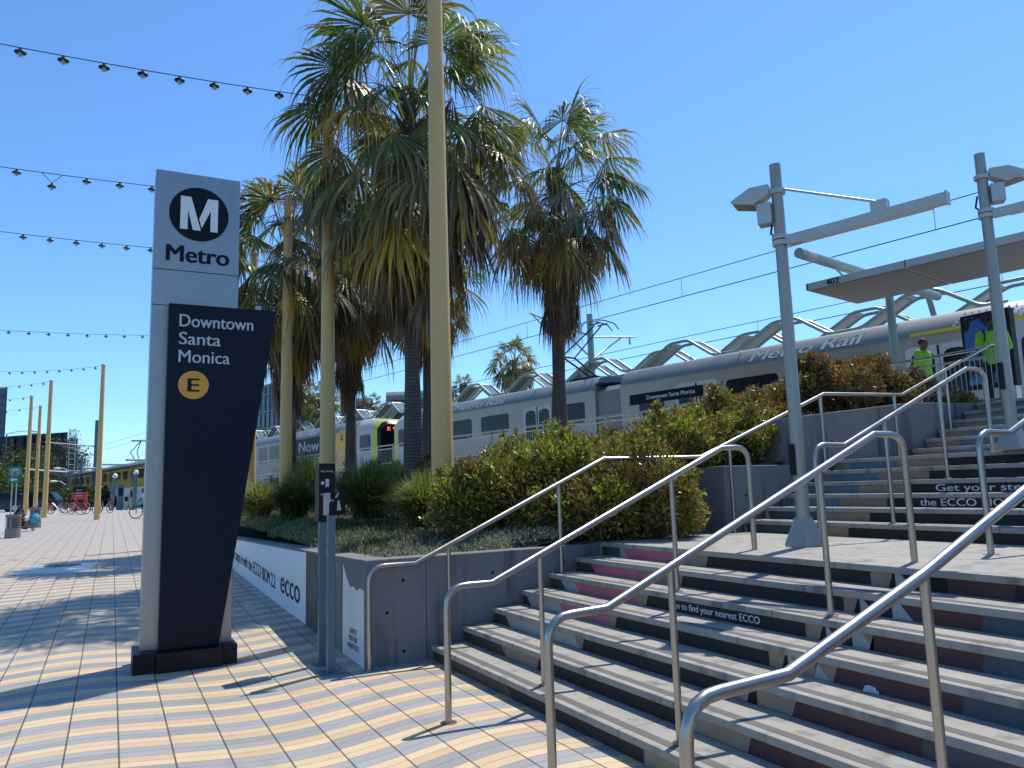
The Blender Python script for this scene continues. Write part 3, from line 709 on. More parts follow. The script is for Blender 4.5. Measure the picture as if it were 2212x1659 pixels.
b = MB(); cove_text(b, 'Metro Rail', 47.4, 43.6, -.03, .60); b.build('roof_lettering', m_off, t)
b = MB(); text(b, 'E 92', sq(S0+.62, 36.035, 4.98), NV, Vector((0, 0, 1)), .28, .75, .012); b.build('route_display', glow('red display', (1., .12, .05), 1.6), n['lo'])
t, n = car('yellow wrapped light rail car far along the platform beyond the bicycles', 72, 128, ('hi',), GR, m_yel,
    [(74+3.4*k, 76.2+3.4*k, 3.9, 4.8) for k in range(15)], [], m_trainsteel)
q = MB()
for ds in (-.35, .35):
    q.tube([pt(21.4+ds*.6, 92.5, 5.9), pt(21.4+ds, 94.6, 7.0)], .05, 5); q.tube([pt(21.4+ds, 94.6, 7.0), pt(21.4, 91.5, 8.1)], .05, 5)
q.tube([pt(20.4, 91.5, 8.1), pt(22.4, 91.5, 8.1)], .06, 5); q.tube([pt(20.4, 91.1, 8.1), pt(22.4, 91.1, 8.1)], .06, 5); q.build('pantograph', m_black, t)

# ================================================================ OVERHEAD WIRES AND THEIR POLE
t = thing('overhead_wire_pole', 'mint grey overhead wire pole with bracket arms, behind the right hand palm', 'pole', sq(24, 23.7, 2))
MB().tube([sq(24, 23.7, 1.8), sq(24, 23.7, 9.33)], [.17, .14], 12).build('mast', m_mint, t, smooth=True)
b = MB(); b.tube([sq(23.9, 23.7, 8.35), sq(20.5, 23.7, 8.95)], .045, 7); b.tube([sq(23.9, 23.7, 7.4), sq(21.8, 23.7, 8.72)], .04, 7); b.tube([sq(20.6, 23.7, 8.9), sq(21.5, 23.7, 8.25)], .03, 6)
b.tube([sq(21.5, 23.7, 8.25), sq(21.5, 23.7, 8.1)], .05, 6); b.tube([sq(22.1, 23.7, 8.66), sq(22.1, 23.7, 8.82)], .07, 6); b.build('bracket_arm', m_galv, t)
b = MB(); b.tube([sq(24.1, 23.7, 8.3), sq(27, 23.7, 8.6)], .045, 7); b.tube([sq(24.1, 23.7, 7.3), sq(26, 23.7, 8.45)], .04, 7); b.tube([sq(26.6, 23.7, 8.56), sq(26.6, 23.7, 8.2)], .05, 6); b.build('bracket_arm', m_galv, t)
def wire(label, s, z, drop, q0=-12, q1=150):
    t = thing('overhead_wire', label, 'cable', sq(s, 30, z), 'overhead wires above the tracks')
    MB().tube([sq(s, q0, z), sq(s, q1, z)], .016, 5).build('contact_wire', m_wire, t)
    MB().tube([sq(s, q0, z+drop), sq(s, q1, z+drop)], .014, 5).build('carrier_wire', m_wire, t)
    b = MB(); q = q0+3
    while q < q1: b.tube([sq(s, q, z), sq(s, q, z+drop)], .008, 4); q += 8.5
    b.build('dropper', m_wire, t)
wire('pair of overhead wires above the nearer track, passing behind the palms', 21.4, 8.22, .68)
wire('lower pair of overhead wires above the farther track behind the wavy canopies', 26, 7.45, .42)

# ================================================================ WAVY SOLAR CANOPIES
WT = [(0, 0), (.45, .0), (1.55, .74), (2.4, .74), (3.8, 0), (4.4, 0)]
def wave(label, s0, s1, q0, q1, ph, zb, r=.06):
    t = thing('wave_canopy', label, 'canopy', sq((s0+s1)/2, (q0+q1)/2, 2), 'wavy canopies over the far platform')
    def zz(q):
        u = (q-ph) % 4.4
        for (a, za), (c, zc) in zip(WT[:-1], WT[1:]):
            if a <= u <= c: return zb+za+(zc-za)*(u-a)/(c-a)
    def zs(q): return (zz(q-.12)+zz(q)+zz(q+.12))/3
    n = int((q1-q0)/.12); Q = [q0+(q1-q0)*k/n for k in range(n+1)]
    for s in (s0, s1): MB().tube([sq(s, q, zs(q)) for q in Q], r, 7).build('edge_tube', m_mint, t, smooth=True)
    base = ph-4.4*math.ceil((ph-q0)/4.4); k = 0
    while base < q1:
        for (a, za), (c, zc), kind in ((WT[1], WT[2], 'g'), (WT[2], WT[3], 'p'), (WT[3], WT[4], 'g')):
            qa, qc = base+a+.1, base+c-.1
            if qa < q0+.2 or qc > q1-.2: continue
            k += 1
            for qq in (qa-.05, qc+.05): MB().tube([sq(s0, qq, zs(qq)), sq(s1, qq, zs(qq))], .038, 6).build('cross_rib', m_mint, t)
            if kind == 'p' and k % 3 != 1: continue
            pts = [sq(s0+.14, qa, zs(qa)), sq(s1-.14, qa, zs(qa)), sq(s1-.14, qc, zs(qc)), sq(s0+.14, qc, zs(qc))]
            MB().hexa([p-Vector((0, 0, .02)) for p in pts]+[p+Vector((0, 0, .01)) for p in pts]).build('perforated_panel' if kind == 'p' else 'glass_panel', m_perf if kind == 'p' else m_panelglass, t)
        base += 4.4
    q = q0+2
    while q < q1: MB().tube([sq((s0+s1)/2, q, 1.6), sq((s0+s1)/2, q, 6.2), sq(s0, q, zs(q)-.03)], .08, 8).build('post', m_mint, t); q += 14.4
wave('front row of wavy glass canopies just above the train roof', 22.95, 23.7, 7, 68, 20.4, 6.25)
wave('rear row of wavy glass canopies, its crests showing between those in front', 25.0, 25.75, 7, 68, 18.6, 6.5)

# ================================================================ PLATFORM FENCE AND STATION NAME SIGN
def fence(label, pts, ztop, gap, n_infill):
    P = [Vector(p) for p in pts]
    t = thing('platform_fence', label, 'fence', P[0], 'steel fences along the platform edge')
    up = Vector((0, 0, 1))
    b = MB(); b.tube([p+up*ztop for p in P], .028, 8); b.build('top_rail', m_ss, t, smooth=True)
    b = MB(); b.tube([p+up*(ztop-.16) for p in P], .02, 6); b.tube([p+up*.12 for p in P], .02, 6); b.build('lower_rail', m_galv, t)
    pb_ = MB(); ib = MB()
    for a, c in zip(P[:-1], P[1:]):
        L = (c-a).length; n = max(1, round(L/gap)); d = (c-a)/n
        for k in range(n+1):
            p = a+d*k; pb_.obox(p+up*(ztop/2-.1), d.normalized()*.012, d.normalized().cross(up)*.03, up*(ztop/2+.09))
        m_ = int(L/n_infill)
        for k in range(m_):
            p = a+(c-a)*(k+.5)/m_; ib.obox(p+up*(ztop/2), d.normalized()*.0035, d.normalized().cross(up)*.0035, up*(ztop/2-.13))
    pb_.build('posts', m_galv, t); ib.build('mesh_infill', m_galv, t)
fence('short platform guardrail in front of the crouched staff member', [(13.42, 7.55, PZ), (13.42, 12.9, PZ)], 1.03, 1.15, .09)
fence('long platform fence running in front of the trains behind the palms', [(13.42, 13.1, PZ)]+[sq(fs(q)+.1, q, PZ) for q in (14.6, 22, 34, 48, 70)], .92, 1.45, .12)
t = thing('station_name_board', 'long navy name board on two posts in front of the train', 'sign', sq(17.2, 14, PZ))
b = MB(); b.obox(sq(17.2, 14.1, 4.195), TV*1.32, NV*.03, Vector((0, 0, .155))); bd = b.build('board', m_navy, t, bevel=.004)
b = MB(); text(b, 'Downtown Santa Monica', sq(17.165, 14.75, 4.15), -TV, Vector((0, 0, 1)), .17, 1.75, .012); b.build('lettering', m_white, bd)
for q_ in (15.55, 12.7): 
    MB().obox(sq(17.24, q_, 3.6), TV*.05, NV*.03, Vector((0, 0, .78))).build('post', m_galv, t)

# ================================================================ CANOPY OVER THE NEAR PLATFORM
def canopy(label, s0, s1, q0, q1, z, pipes, number=None):
    t = thing('platform_canopy', label, 'canopy', sq((s0+s1)/2, (q0+q1)/2, PZ), 'flat steel platform canopies')
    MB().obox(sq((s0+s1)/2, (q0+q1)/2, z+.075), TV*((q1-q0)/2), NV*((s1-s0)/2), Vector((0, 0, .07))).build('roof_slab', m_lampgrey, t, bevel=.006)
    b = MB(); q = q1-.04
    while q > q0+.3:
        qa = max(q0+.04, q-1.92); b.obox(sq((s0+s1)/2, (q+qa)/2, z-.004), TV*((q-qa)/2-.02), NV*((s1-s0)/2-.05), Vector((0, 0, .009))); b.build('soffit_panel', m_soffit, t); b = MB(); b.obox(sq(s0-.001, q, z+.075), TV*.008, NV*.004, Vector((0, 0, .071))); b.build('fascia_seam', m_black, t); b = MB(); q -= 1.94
    for qp, sa, sb_ in pipes:
        o = MB().tube([sq(sa, qp, z+.42), sq(sb_, qp, z+.42)], .10, 14).build('beam_pipe', m_mint, t, smooth=True)
        MB().tube([sq(sa+.18, qp, z+.42), sq(sa+.5, qp, z+.42)], .104, 14).build('pipe_collar', m_lampgrey, o)
        MB().tube([sq(s1+.25, qp, PZ-.1), sq(s1+.25, qp, z+.36)], .085, 14).build('post', m_mint, t, smooth=True)
        b = MB()
        for s in (s0+.15, s1-.2): b.tube([sq(s, qp-.12, z+.14), sq(s-.12, qp, z+.36)], .02, 6)
        b.build('hanger', m_galv, t)
    if number:
        b = MB(); text(b, number, sq(s0-.006, 7.48, z+.01), -TV, Vector((0, 0, 1)), .175, .27, .02); b.build('lettering', m_black, t)
    return t
canopy('flat pale canopy numbered 402 at the right edge above the platform', 14.32, 16.4, -7, 7.92, 5.5, [(7.3, 13.05, 19.2), (1.4, 13.05, 19.2), (-4.5, 13.05, 19.2)], '402')
canopy('long flat canopy far down the platform over the yellow train', 17.9, 19.6, 70, 116, 4.95, [(78, 17, 20.6), (88, 17, 20.6), (98, 17, 20.6), (108, 17, 20.6)])

# ================================================================ LAMP POSTS
AD = Vector((.275, -.96, 0)).normalized(); AN = Vector((AD.y, -AD.x, 0))
def lamp_post(label, x, y, zb, H, za, zs, flood_dir, armL, flip):
    t = thing('lamp_post', label, 'lamp post', (x, y, zb), 'lamp posts on the stairs')
    c = Vector((x, y, zb)); up = Vector((0, 0, 1))
    MB().tube([c+up*.2, c+up*H], [.066, .056], 18).build('pole', m_lpole, t, smooth=True)
    b = MB(); rgs = []
    for k, (r_, z) in enumerate(((.185, 0), (.185, .02), (.085, .27), (.08, .275))):
        rgs.append([c+Vector((r_*math.cos(R(45+90*j)+SUN_AZ*0), r_*math.sin(R(45+90*j)), z)) for j in range(4)])
    b.loft(rgs); b.build('base_shroud', m_lpole, t)
    MB().tube([c+up*.68+Vector((-.085, -.0, 0)), c+up*.98+Vector((-.085, 0, 0))], .03, 8).build('control_box', m_black, t)
    for z in (za, za+.06, zs):
        MB().lathe((x, y, z-.035), [(.06, 0), (.085, 0), (.085, .045), (.06, .045)], 18).build('collar', m_lampgrey, t, smooth=True)
    a0 = Vector((x, y, za))+AD*.07; 
    arm = MB().obox(a0+AD*(armL/2), AD*(armL/2), AN*.045, up*.05).build('light_arm', m_lampgrey, t, bevel=.006)
    MB().obox(a0+AD*(armL/2+.02)-up*.055, AD*(armL/2-.14), AN*.03, up*.008).build('lamp_diffuser', m_off, arm)
    MB().obox(a0+AD*(armL*.62)+up*.07, AD*.07, AN*.05, up*.07).build('arm_bracket', m_lampgrey, arm)
    MB().obox(a0+AD*(armL+.004), AD*.006, AN*.052, up*.058).build('end_cap', m_galv, arm)
    MB().tube([Vector((x, y, zs))+AD*.07, a0+AD*(armL*.62)+up*.13], .013, 8).build('tie_rod', m_lampgrey, t)
    MB().tube([Vector((x, y, za+.25))-AD*.07, Vector((x, y, za+.12))-AD*.1, Vector((x, y, za+.03))-AD*.02, a0+up*.02], .012, 6).build('supply_cable', m_black, t)
    # flood light: a wedge hood with a box under it
    fd = flood_dir.normalized(); fn = Vector((fd.y, -fd.x, 0))
    o = Vector((x, y, zs))+fd*.07
    b = MB()
    rg_ = [[o+fd*0-fn*.07-up*.03, o+fd*0+fn*.07-up*.03, o+fd*0+fn*.07+up*.07, o+fd*0-fn*.07+up*.07], [o+fd*.16-fn*.115-up*.13, o+fd*.16+fn*.115-up*.13, o+fd*.18+fn*.115+up*.055, o+fd*.18-fn*.115+up*.055], [o+fd*.36-fn*.13-up*.085, o+fd*.36+fn*.13-up*.085, o+fd*.38+fn*.13-up*.06, o+fd*.38-fn*.13-up*.06]]
    b.loft(rg_)
    hood = b.build('flood_light', m_lampgrey, t, bevel=.004)
    ls = Vector((0, 0, 0)); MB().obox(o+fd*.26-up*.112, fd*.09+up*.022, fn*.1, up*.003).build('flood_lens', m_soffit, hood)
    MB().obox(o+fd*.06-up*.23, fd*.07, fn*.08, up*.11).build('driver_box', m_galv, t, bevel=.006)
    return t
lamp_post('stainless lamp post standing on the stair landing, floodlight hood pointing left', 5.94, 5.33, 7*RI, 3.86, 4.075, 4.62, Vector((-.35, .55, 0)), 1.47, 1)
lamp_post('taller lamp post higher up the stairs at the right edge of the photo', 8.90, 4.95, 13*RI, 3.47, 4.66, 5.13, Vector((.5, -.6, 0)), 1.47, -1)

# ================================================================ INFORMATION KIOSK
t = thing('information_kiosk', 'dark framed information kiosk with a blue map screen, behind the standing staff member', 'kiosk', (15.2, 8.6, PZ))
ka, kb = at_x(*((2240+805/4.878)*.86406, (760+165/4.878)*.86406), 15.2), at_x(*((2240+1400/4.878)*.86406, (760+70/4.878)*.86406), 15.2)
zt_, zbm = ka.z, PZ+.55
kd = Vector((kb.x-ka.x, kb.y-ka.y, 0)); kn = Vector((kd.y, -kd.x, 0)).normalized(); kn = kn if kn.x < 0 else -kn
kc = Vector(((ka.x+kb.x)/2, (ka.y+kb.y)/2, 0)); kw = kd.length/2; kd.normalize()
fr = MB().obox(kc+Vector((0, 0, (zt_+PZ+.5)/2)), kd*kw, -kn*.09, Vector((0, 0, (zt_-PZ-.5)/2))).build('frame', m_black, t, bevel=.01)
MB().obox(kc+Vector((0, 0, PZ+.25)), kd*(kw-.03), -kn*.08, Vector((0, 0, .25))).build('base', m_galv, t)
zm = (zt_+zbm)/2; hh_ = (zt_-zbm)/2-.05
k = NT('map screen'); px_ = k.xyz(k.pos()); f1 = k.noise(k.pos(), 5., 3.); gr = k.ramp(px_[2], 3.3, 4.7)
colr = k.mix(k.ramp(f1, .42, .5), (.012, .014, .03), (.03, .10, .30)); colr = k.mix(k.ramp(k.noise(k.pos(), 14.), .64, .7), colr, (.22, .18, .2)); k.l(colr, k.b.inputs['Base Color']); k.l(colr, k.b.inputs['Emission Color']); k.b.inputs['Emission Strength'].default_value = .12; k.b.inputs['Roughness'].default_value = .15
MB().obox(kc+kn*.093+Vector((0, 0, zm)), kd*(kw-.06), kn*.004, Vector((0, 0, hh_))).build('map_screen', k.mat, fr)
# ================================================================ VEGETATION
def leafmesh(name, V, F, C, mat, parent=None, smooth=False):
    """V (n,3), F (m,4) or (m,3), C (n,3) per-vertex colour"""
    me = D.meshes.new(name); k = F.shape[1]
    me.vertices.add(len(V)); me.vertices.foreach_set('co', V.astype(np.float32).ravel())
    me.loops.add(F.size); me.loops.foreach_set('vertex_index', F.astype(np.int32).ravel())
    me.polygons.add(len(F)); me.polygons.foreach_set('loop_start', np.arange(0, F.size, k, dtype=np.int32))
    try: me.polygons.foreach_set('loop_total', np.full(len(F), k, dtype=np.int32))
    except Exception: pass
    a = me.color_attributes.new('Col', 'FLOAT_COLOR', 'POINT')
    a.data.foreach_set('color', np.concatenate([C, np.ones((len(C), 1))], 1).astype(np.float32).ravel())
    me.materials.append(mat); me.update(calc_edges=True); me.validate()
    return fin(me, name, parent, smooth)
def unit(v): return v/np.maximum(1e-9, np.linalg.norm(v, axis=-1, keepdims=True))
def leaves(rs, P, Nn, ln, wd, cols):
    """one rhombic, slightly folded leaf per point; Nn = preferred outward/up direction of the leaf axis"""
    n = len(P); ax = unit(Nn+rs.normal(0, .55, (n, 3))); sd_ = unit(np.cross(ax, rs.normal(0, 1, (n, 3)))); nr = np.cross(ax, sd_)
    l = (ln*rs.uniform(.6, 1.3, n))[:, None]; w_ = (wd*rs.uniform(.7, 1.2, n))[:, None]
    V = np.stack([P, P+ax*l*.5+sd_*w_*.5+nr*w_*.15, P+ax*l, P+ax*l*.5-sd_*w_*.5+nr*w_*.15], 1).reshape(-1, 3)
    F = np.arange(4*n).reshape(n, 4); C = np.repeat(cols, 4, 0)
    return V, F, C
def pick(rs, n, pal, wts, var=.25):
    pal = np.array(pal); i = rs.choice(len(pal), n, p=np.array(wts)/sum(wts))
    return pal[i]*(1+rs.uniform(-var, var, (n, 1)))
m_leaf = leafmat('shrub leaf', .28, .4); m_palm = leafmat('palm leaf', .32, .42); m_dead = leafmat('dry palm leaf', .25, .75)
m_grass = leafmat('grass blade', .3, .45); m_silver = leafmat('silver ground cover leaf', .2, .7)
m_twig = paint('brown twig bark', (.11, .08, .055), .85, var=.3, scale=9)
GREEN = [(.12, .16, .022), (.07, .10, .02), (.17, .19, .03), (.10, .075, .03), (.13, .055, .03)]
def shrub(name, label, cat, group, c, rad, n, pal, wts, ln, wd, seed, lumps=26, twigs=14, mat=None, flat=1.0):
    rs = np.random.RandomState(seed); c = np.array(c, float); rad = np.array(rad, float)
    t = thing(name, label, cat, tuple(c-np.array([0, 0, rad[2]])), group)
    # lumps over an ellipsoid, leaves through each lump's outer shell
    d = unit(rs.normal(0, 1, (lumps, 3))); d[:, 2] = np.abs(d[:, 2])*1.0-.25; d = unit(d)
    L = c+d*rad*rs.uniform(.62, .95, (lumps, 1)); lr = rs.uniform(.22, .42, lumps)*rad.mean()
    lump_tone = rs.uniform(0, 1, lumps)
    k = rs.randint(0, lumps, n); dd = unit(rs.normal(0, 1, (n, 3))); rr = rs.uniform(.15, 1.0, (n, 1))**.5
    P = L[k]+dd*lr[k][:, None]*rr
    j = n//5; P[:j] = c+unit(rs.normal(0, 1, (j, 3)))*rad*rs.uniform(.2, .85, (j, 1))
    # shoots poking out of the outline
    m_ = n//7; sh = rs.randint(0, lumps, 90); so_ = rs.randint(0, 90, m_); tt = rs.uniform(0, 1, (m_, 1))
    sdir = unit(d[sh]+rs.normal(0, .4, (90, 3))+np.array([0, 0, .5]))
    P[j:j+m_] = L[sh][so_]+sdir[so_]*(lr[sh][so_][:, None]*(.6+.7*tt))+rs.normal(0, .012, (m_, 3))
    P[:, 2] = np.maximum(P[:, 2], c[2]-rad[2])
    # colours run in patches: each lump leans to one palette end
    wv = np.array(wts, float)[None, :]*np.exp(np.linspace(1.6, -1.6, len(pal))[None, :]*(lump_tone[:, None]*2-1))
    wv /= wv.sum(1, keepdims=True); cum = wv.cumsum(1)
    idx = (rs.uniform(0, 1, (n, 1)) > cum[k]).sum(1).clip(0, len(pal)-1)
    cols = np.array(pal)[idx]*(1+rs.uniform(-.3, .3, (n, 1)))
    V, F, C = leaves(rs, P, dd*.8+np.array([0, 0, .55]), ln, wd, cols)
    leafmesh('foliage', V, F, C, mat or m_leaf, t)
    b = MB(); base = Vector(c-np.array([0, 0, rad[2]+.05]))
    for q in range(twigs):
        e = Vector(L[rs.randint(lumps)]); o = base+Vector((rs.uniform(-.15, .15), rs.uniform(-.15, .15), 0))
        mid = (o+e)/2+Vector((rs.uniform(-.1, .1), rs.uniform(-.1, .1), rs.uniform(0, .1))); b.tube([o, mid, e], [.016, .011, .004], 5)
    b.build('stems', m_twig, t); return t
def bz(px_, py_, dep): return tuple(at_depth(px_, py_, dep))
PALG = [(.31, .335, .035), (.20, .235, .035), (.085, .105, .022), (.20, .125, .055), (.19, .082, .045)]
SG = 'hop shrubs massed on the slope left of the stairs'
# label, px centre, depth, radii, n, weights
SH = [
 ('dense green shrub directly right of the front yellow pole', (1085, 1085), 10.0, (.88, .85, .72), 34000, (3, 3, 3, 2, 1)),
 ('rounded olive shrub with russet base behind the first handrail', (1225, 1088), 9.8, (.88, .85, .76), 34000, (4, 3, 2, 3, 3)),
 ('shrub with a dark russet side against the lower terrace wall', (1362, 1092), 9.35, (.72, .8, .72), 30000, (3, 3, 2, 3, 3)),
 ('bright yellow green shrub mounding at the foot of the right hand palm', (1215, 1022), 12.6, (1.4, 1.3, .48), 36000, (6, 3, 2, 3, 1)),
 ('broad lime green shrub overhanging the concrete terrace wall', (1490, 972), 11.0, (1.0, .85, .46), 36000, (7, 4, 2, 2, 2)),
 ('russet tipped shrub at the terrace wall end beside the lamp post', (1618, 962), 11.1, (.55, .55, .42), 18000, (5, 3, 2, 3, 3)),
 ('shrub below the station name board, mixed olive and brown', (1395, 1000), 12.8, (1.1, 1.1, .42), 26000, (5, 3, 2, 4, 2)),
 ('brown topped shrub left of the lamp post in front of the train', (1600, 915), 12.8, (.85, .9, .46), 28000, (1.5, 1.2, 1.5, 6, 4)),
 ('large reddish brown shrub right of the lamp post under the canopy', (1800, 845), 12.8, (1.0, .9, .50), 40000, (.3, .6, 1.5, 6, 8)),
 ('brown shrub ending the row beside the two staff members', (1930, 868), 13.0, (.72, .8, .38), 20000, (.5, .8, 1.2, 6, 6)),
 ('thin yellowish brown shrub at the top of the stair wall', (2055, 882), 13.2, (.36, .5, .18), 8000, (3, 3, 1, 5, 1)),
]
for i, (lb, p, dep, rad, n, wt_) in enumerate(SH):
    shrub('shrub', lb, 'shrub', SG, bz(*p, dep), rad, n, PALG, wt_, .078, .025, 20+i, lumps=46, twigs=22)
PALD = [(.10, .12, .03), (.06, .085, .022), (.04, .055, .018), (.11, .09, .04), (.08, .06, .03)]
for i, (lb, p, dep, rad, n, wt_) in enumerate([
 ('loose leafy shrub between the big palm and the middle yellow pole', (800, 1062), 19, (1.25, 1, .55), 16000, (3, 3, 3, 2, 1)),
 ('straggly shrub left of the big palm trunk under the fence', (850, 1058), 17.5, (.75, .7, .5), 10000, (4, 3, 2, 2, 1)),
 ('dark shrub behind the black information sign', (680, 1075), 21, (.9, .8, .42), 11000, (3, 3, 3, 2, 2)),
 ('shrub at the foot of the left palm beside the navy sign', (570, 1078), 24, (1.0, 1, .5), 11000, (2, 3, 4, 2, 1)),
 ('shrub filling the gap between big palm and front pole', (945, 1060), 16, (.6, .7, .6), 8000, (3, 3, 3, 2, 1))]):
    shrub('shrub', lb, 'shrub', 'darker shrubs between the yellow poles', bz(*p, dep), rad, n, PALD, wt_, .075, .03, 60+i)

# ---- ornamental grass clumps
def grass(label, p, dep, h, spread, n, seed, pal, wts):
    rs = np.random.RandomState(seed); c = np.array(bz(*p, dep))
    a = rs.uniform(0, 2*np.pi, n); lean = rs.uniform(.05, 1., n)**.8*spread; L = h*rs.uniform(.6, 1.1, n); S = 5
    t = np.linspace(0, 1, S+1)[None, :, None]
    out = np.stack([np.cos(a), np.sin(a), np.zeros(n)], 1)[:, None, :]; sidev = np.stack([-np.sin(a), np.cos(a), np.zeros(n)], 1)[:, None, :]
    base = (c+np.stack([rs.normal(0, .07, n), rs.normal(0, .07, n), np.zeros(n)], 1))[:, None, :]
    ht = t*L[:, None, None]*(1-.55*(lean[:, None, None]/max(spread, .1))*t**1.6); P = base+out*lean[:, None, None]*t**1.5*h*1.0; P = P+np.array([0, 0, 1.])*ht
    wd = (.006+.004*rs.uniform(0, 1, (n, 1, 1)))*(1-t**2)+.0008
    V = np.stack([P-sidev*wd, P+sidev*wd], 2).reshape(-1, 3)
    ii = np.arange(n)[:, None]*(2*(S+1))+np.arange(S)[None, :]*2; F = np.stack([ii, ii+1, ii+3, ii+2], -1).reshape(-1, 4)
    C = np.repeat(pick(rs, n, pal, wts, .3), 2*(S+1), 0)
    tt = np.tile(np.repeat(np.linspace(0, 1, S+1), 2), n)[:, None]
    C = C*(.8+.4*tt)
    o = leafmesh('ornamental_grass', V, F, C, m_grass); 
    tag(o, label, 'ornamental grass', 'ornamental grass clumps in the planter'); return o
GP = [(.095, .145, .03), (.15, .185, .045), (.28, .25, .12), (.05, .08, .02)]
grass('tall dark grass clump right of the small poster sign', (795, 1120), 12.2, 1.05, .95, 2600, 1, GP, (3, 2, 1, 4))
grass('fine green grass clump leaning on the front yellow pole', (912, 1138), 11.2, .9, .85, 2200, 2, GP, (3, 4, 2, 1))
grass('grass clump at the base of the big palm trunk', (850, 1100), 14, 1.0, .9, 1800, 3, GP, (3, 3, 2, 2))
grass('dark mounded grass clump left of the black information sign', (635, 1122), 14.5, .95, .95, 2600, 4, GP, (4, 2, 1, 4))
grass('pale wispy grass clump next to the navy station sign', (560, 1125), 15.5, .95, .95, 2000, 5, GP, (2, 3, 4, 1))
grass('yellowish grass clump behind the information sign', (672, 1080), 18.5, 1.2, 1., 1500, 6, GP, (2, 4, 2, 1))
grass('tall feathery grass between the two middle yellow poles', (655, 1075), 21, 1.5, 1., 1200, 7, GP, (2, 3, 3, 1))
grass('grass clump half hidden behind the big palm', (955, 1085), 15, .95, .9, 1200, 8, GP, (2, 3, 2, 2))
# ---- silver ground cover along the wall
rs = np.random.RandomState(9); Ps = []; Cs = []
ctr = []
for k in range(130):
    x = rs.uniform(2.56, 5.6); y = rs.uniform(7.75, 8.9) if x > 3.0 else rs.uniform(7.75, 14)
    ctr.append((x, y, rs.uniform(.12, .28)))
for k in range(60): ctr.append((rs.uniform(2.55, 4.2), rs.uniform(8.8, 11.0), rs.uniform(.12, .30)))
for x, y, r_ in ctr:
    n = int(900*r_); d = unit(rs.normal(0, 1, (n, 3))); d[:, 2] = np.abs(d[:, 2])*.6
    Ps.append(np.array([x, y, soilz(x, y)+.01])+d*r_*rs.uniform(.5, 1, (n, 1)))
    Cs.append(pick(rs, n, [(.27, .29, .23), (.18, .21, .16), (.34, .34, .27), (.12, .13, .09), (.25, .19, .12)], [3, 3, 2, 2, 1], .25))
Pn = len(ctr)
for k in range(460):
    x = rs.uniform(2.5, 3.7); y = rs.uniform(9, 21); r_ = rs.uniform(.14, .32); n = int(700*r_); d = unit(rs.normal(0, 1, (n, 3))); d[:, 2] = np.abs(d[:, 2])*.7
    Ps.append(np.array([x, y, soilz(x, y)+.02])+d*r_*rs.uniform(.4, 1, (n, 1)))
    pl_ = [(.09, .13, .03), (.13, .17, .04), (.20, .22, .17), (.16, .13, .07)]; Cs.append(pick(rs, n, pl_, [[4, 3, .5, 1], [.5, 1, 4, 2]][k % 2], .25))
P = np.concatenate(Ps); V, F, C = leaves(rs, P, np.tile([0, 0, .8], (len(P), 1))+rs.normal(0, .5, (len(P), 3)), .055, .016, np.concatenate(Cs))
tag(leafmesh('ground_cover', V, F, C, m_silver), 'low silvery ground cover spreading along the top of the planter wall', 'ground cover', kind='stuff')
rs = np.random.RandomState(19); n = 16000
x = rs.uniform(2.55, 6.5, n); y = 8.6+rs.uniform(0, 1, n)**1.3*20
P = np.stack([x, y, np.array([soilz(a, c) for a, c in zip(x, y)])+rs.uniform(0, .12, n)], 1)
V, F, C = leaves(rs, P, np.tile([0, 0, .9], (n, 1)), .11, .03, pick(rs, n, [(.07, .10, .025), (.12, .13, .04), (.20, .15, .07), (.05, .07, .02)], [3, 2, 2, 2]))
tag(leafmesh('ground_plants', V, F, C, m_leaf), 'mixed low green plants under the palms and poles', 'ground cover', kind='stuff')

# ---- fan palms
def palm_trunk_mat():
    k = NT('palm trunk bark'); p = k.pos(); x, y, z = k.xyz(p)
    rg = k.M('FRACT', k.M('ADD', k.M('MULTIPLY', z, 14.), k.M('MULTIPLY', k.noise(p, 2.5, 3.), 2.2))); rg = k.ramp(k.M('ABSOLUTE', k.M('SUBTRACT', rg, .5)), .3, .5)
    n2 = k.noise(k.scalev(p, (5, 5, 22)), 1., 5.); tone = k.M('MULTIPLY', k.M('MULTIPLY_ADD', n2, .9, .5), k.M('MULTIPLY_ADD', rg, -.4, 1.))
    v = k.n('ShaderNodeVectorMath', operation='SCALE'); v.inputs[0].default_value = (.125, .105, .09); k.l(tone, v.inputs['Scale'])
    k.l(v.outputs[0], k.b.inputs['Base Color']); k.b.inputs['Roughness'].default_value = .9; k.bump(k.M('SUBTRACT', n2, rg), .7, .02); return k.mat
m_trunk = palm_trunk_mat()
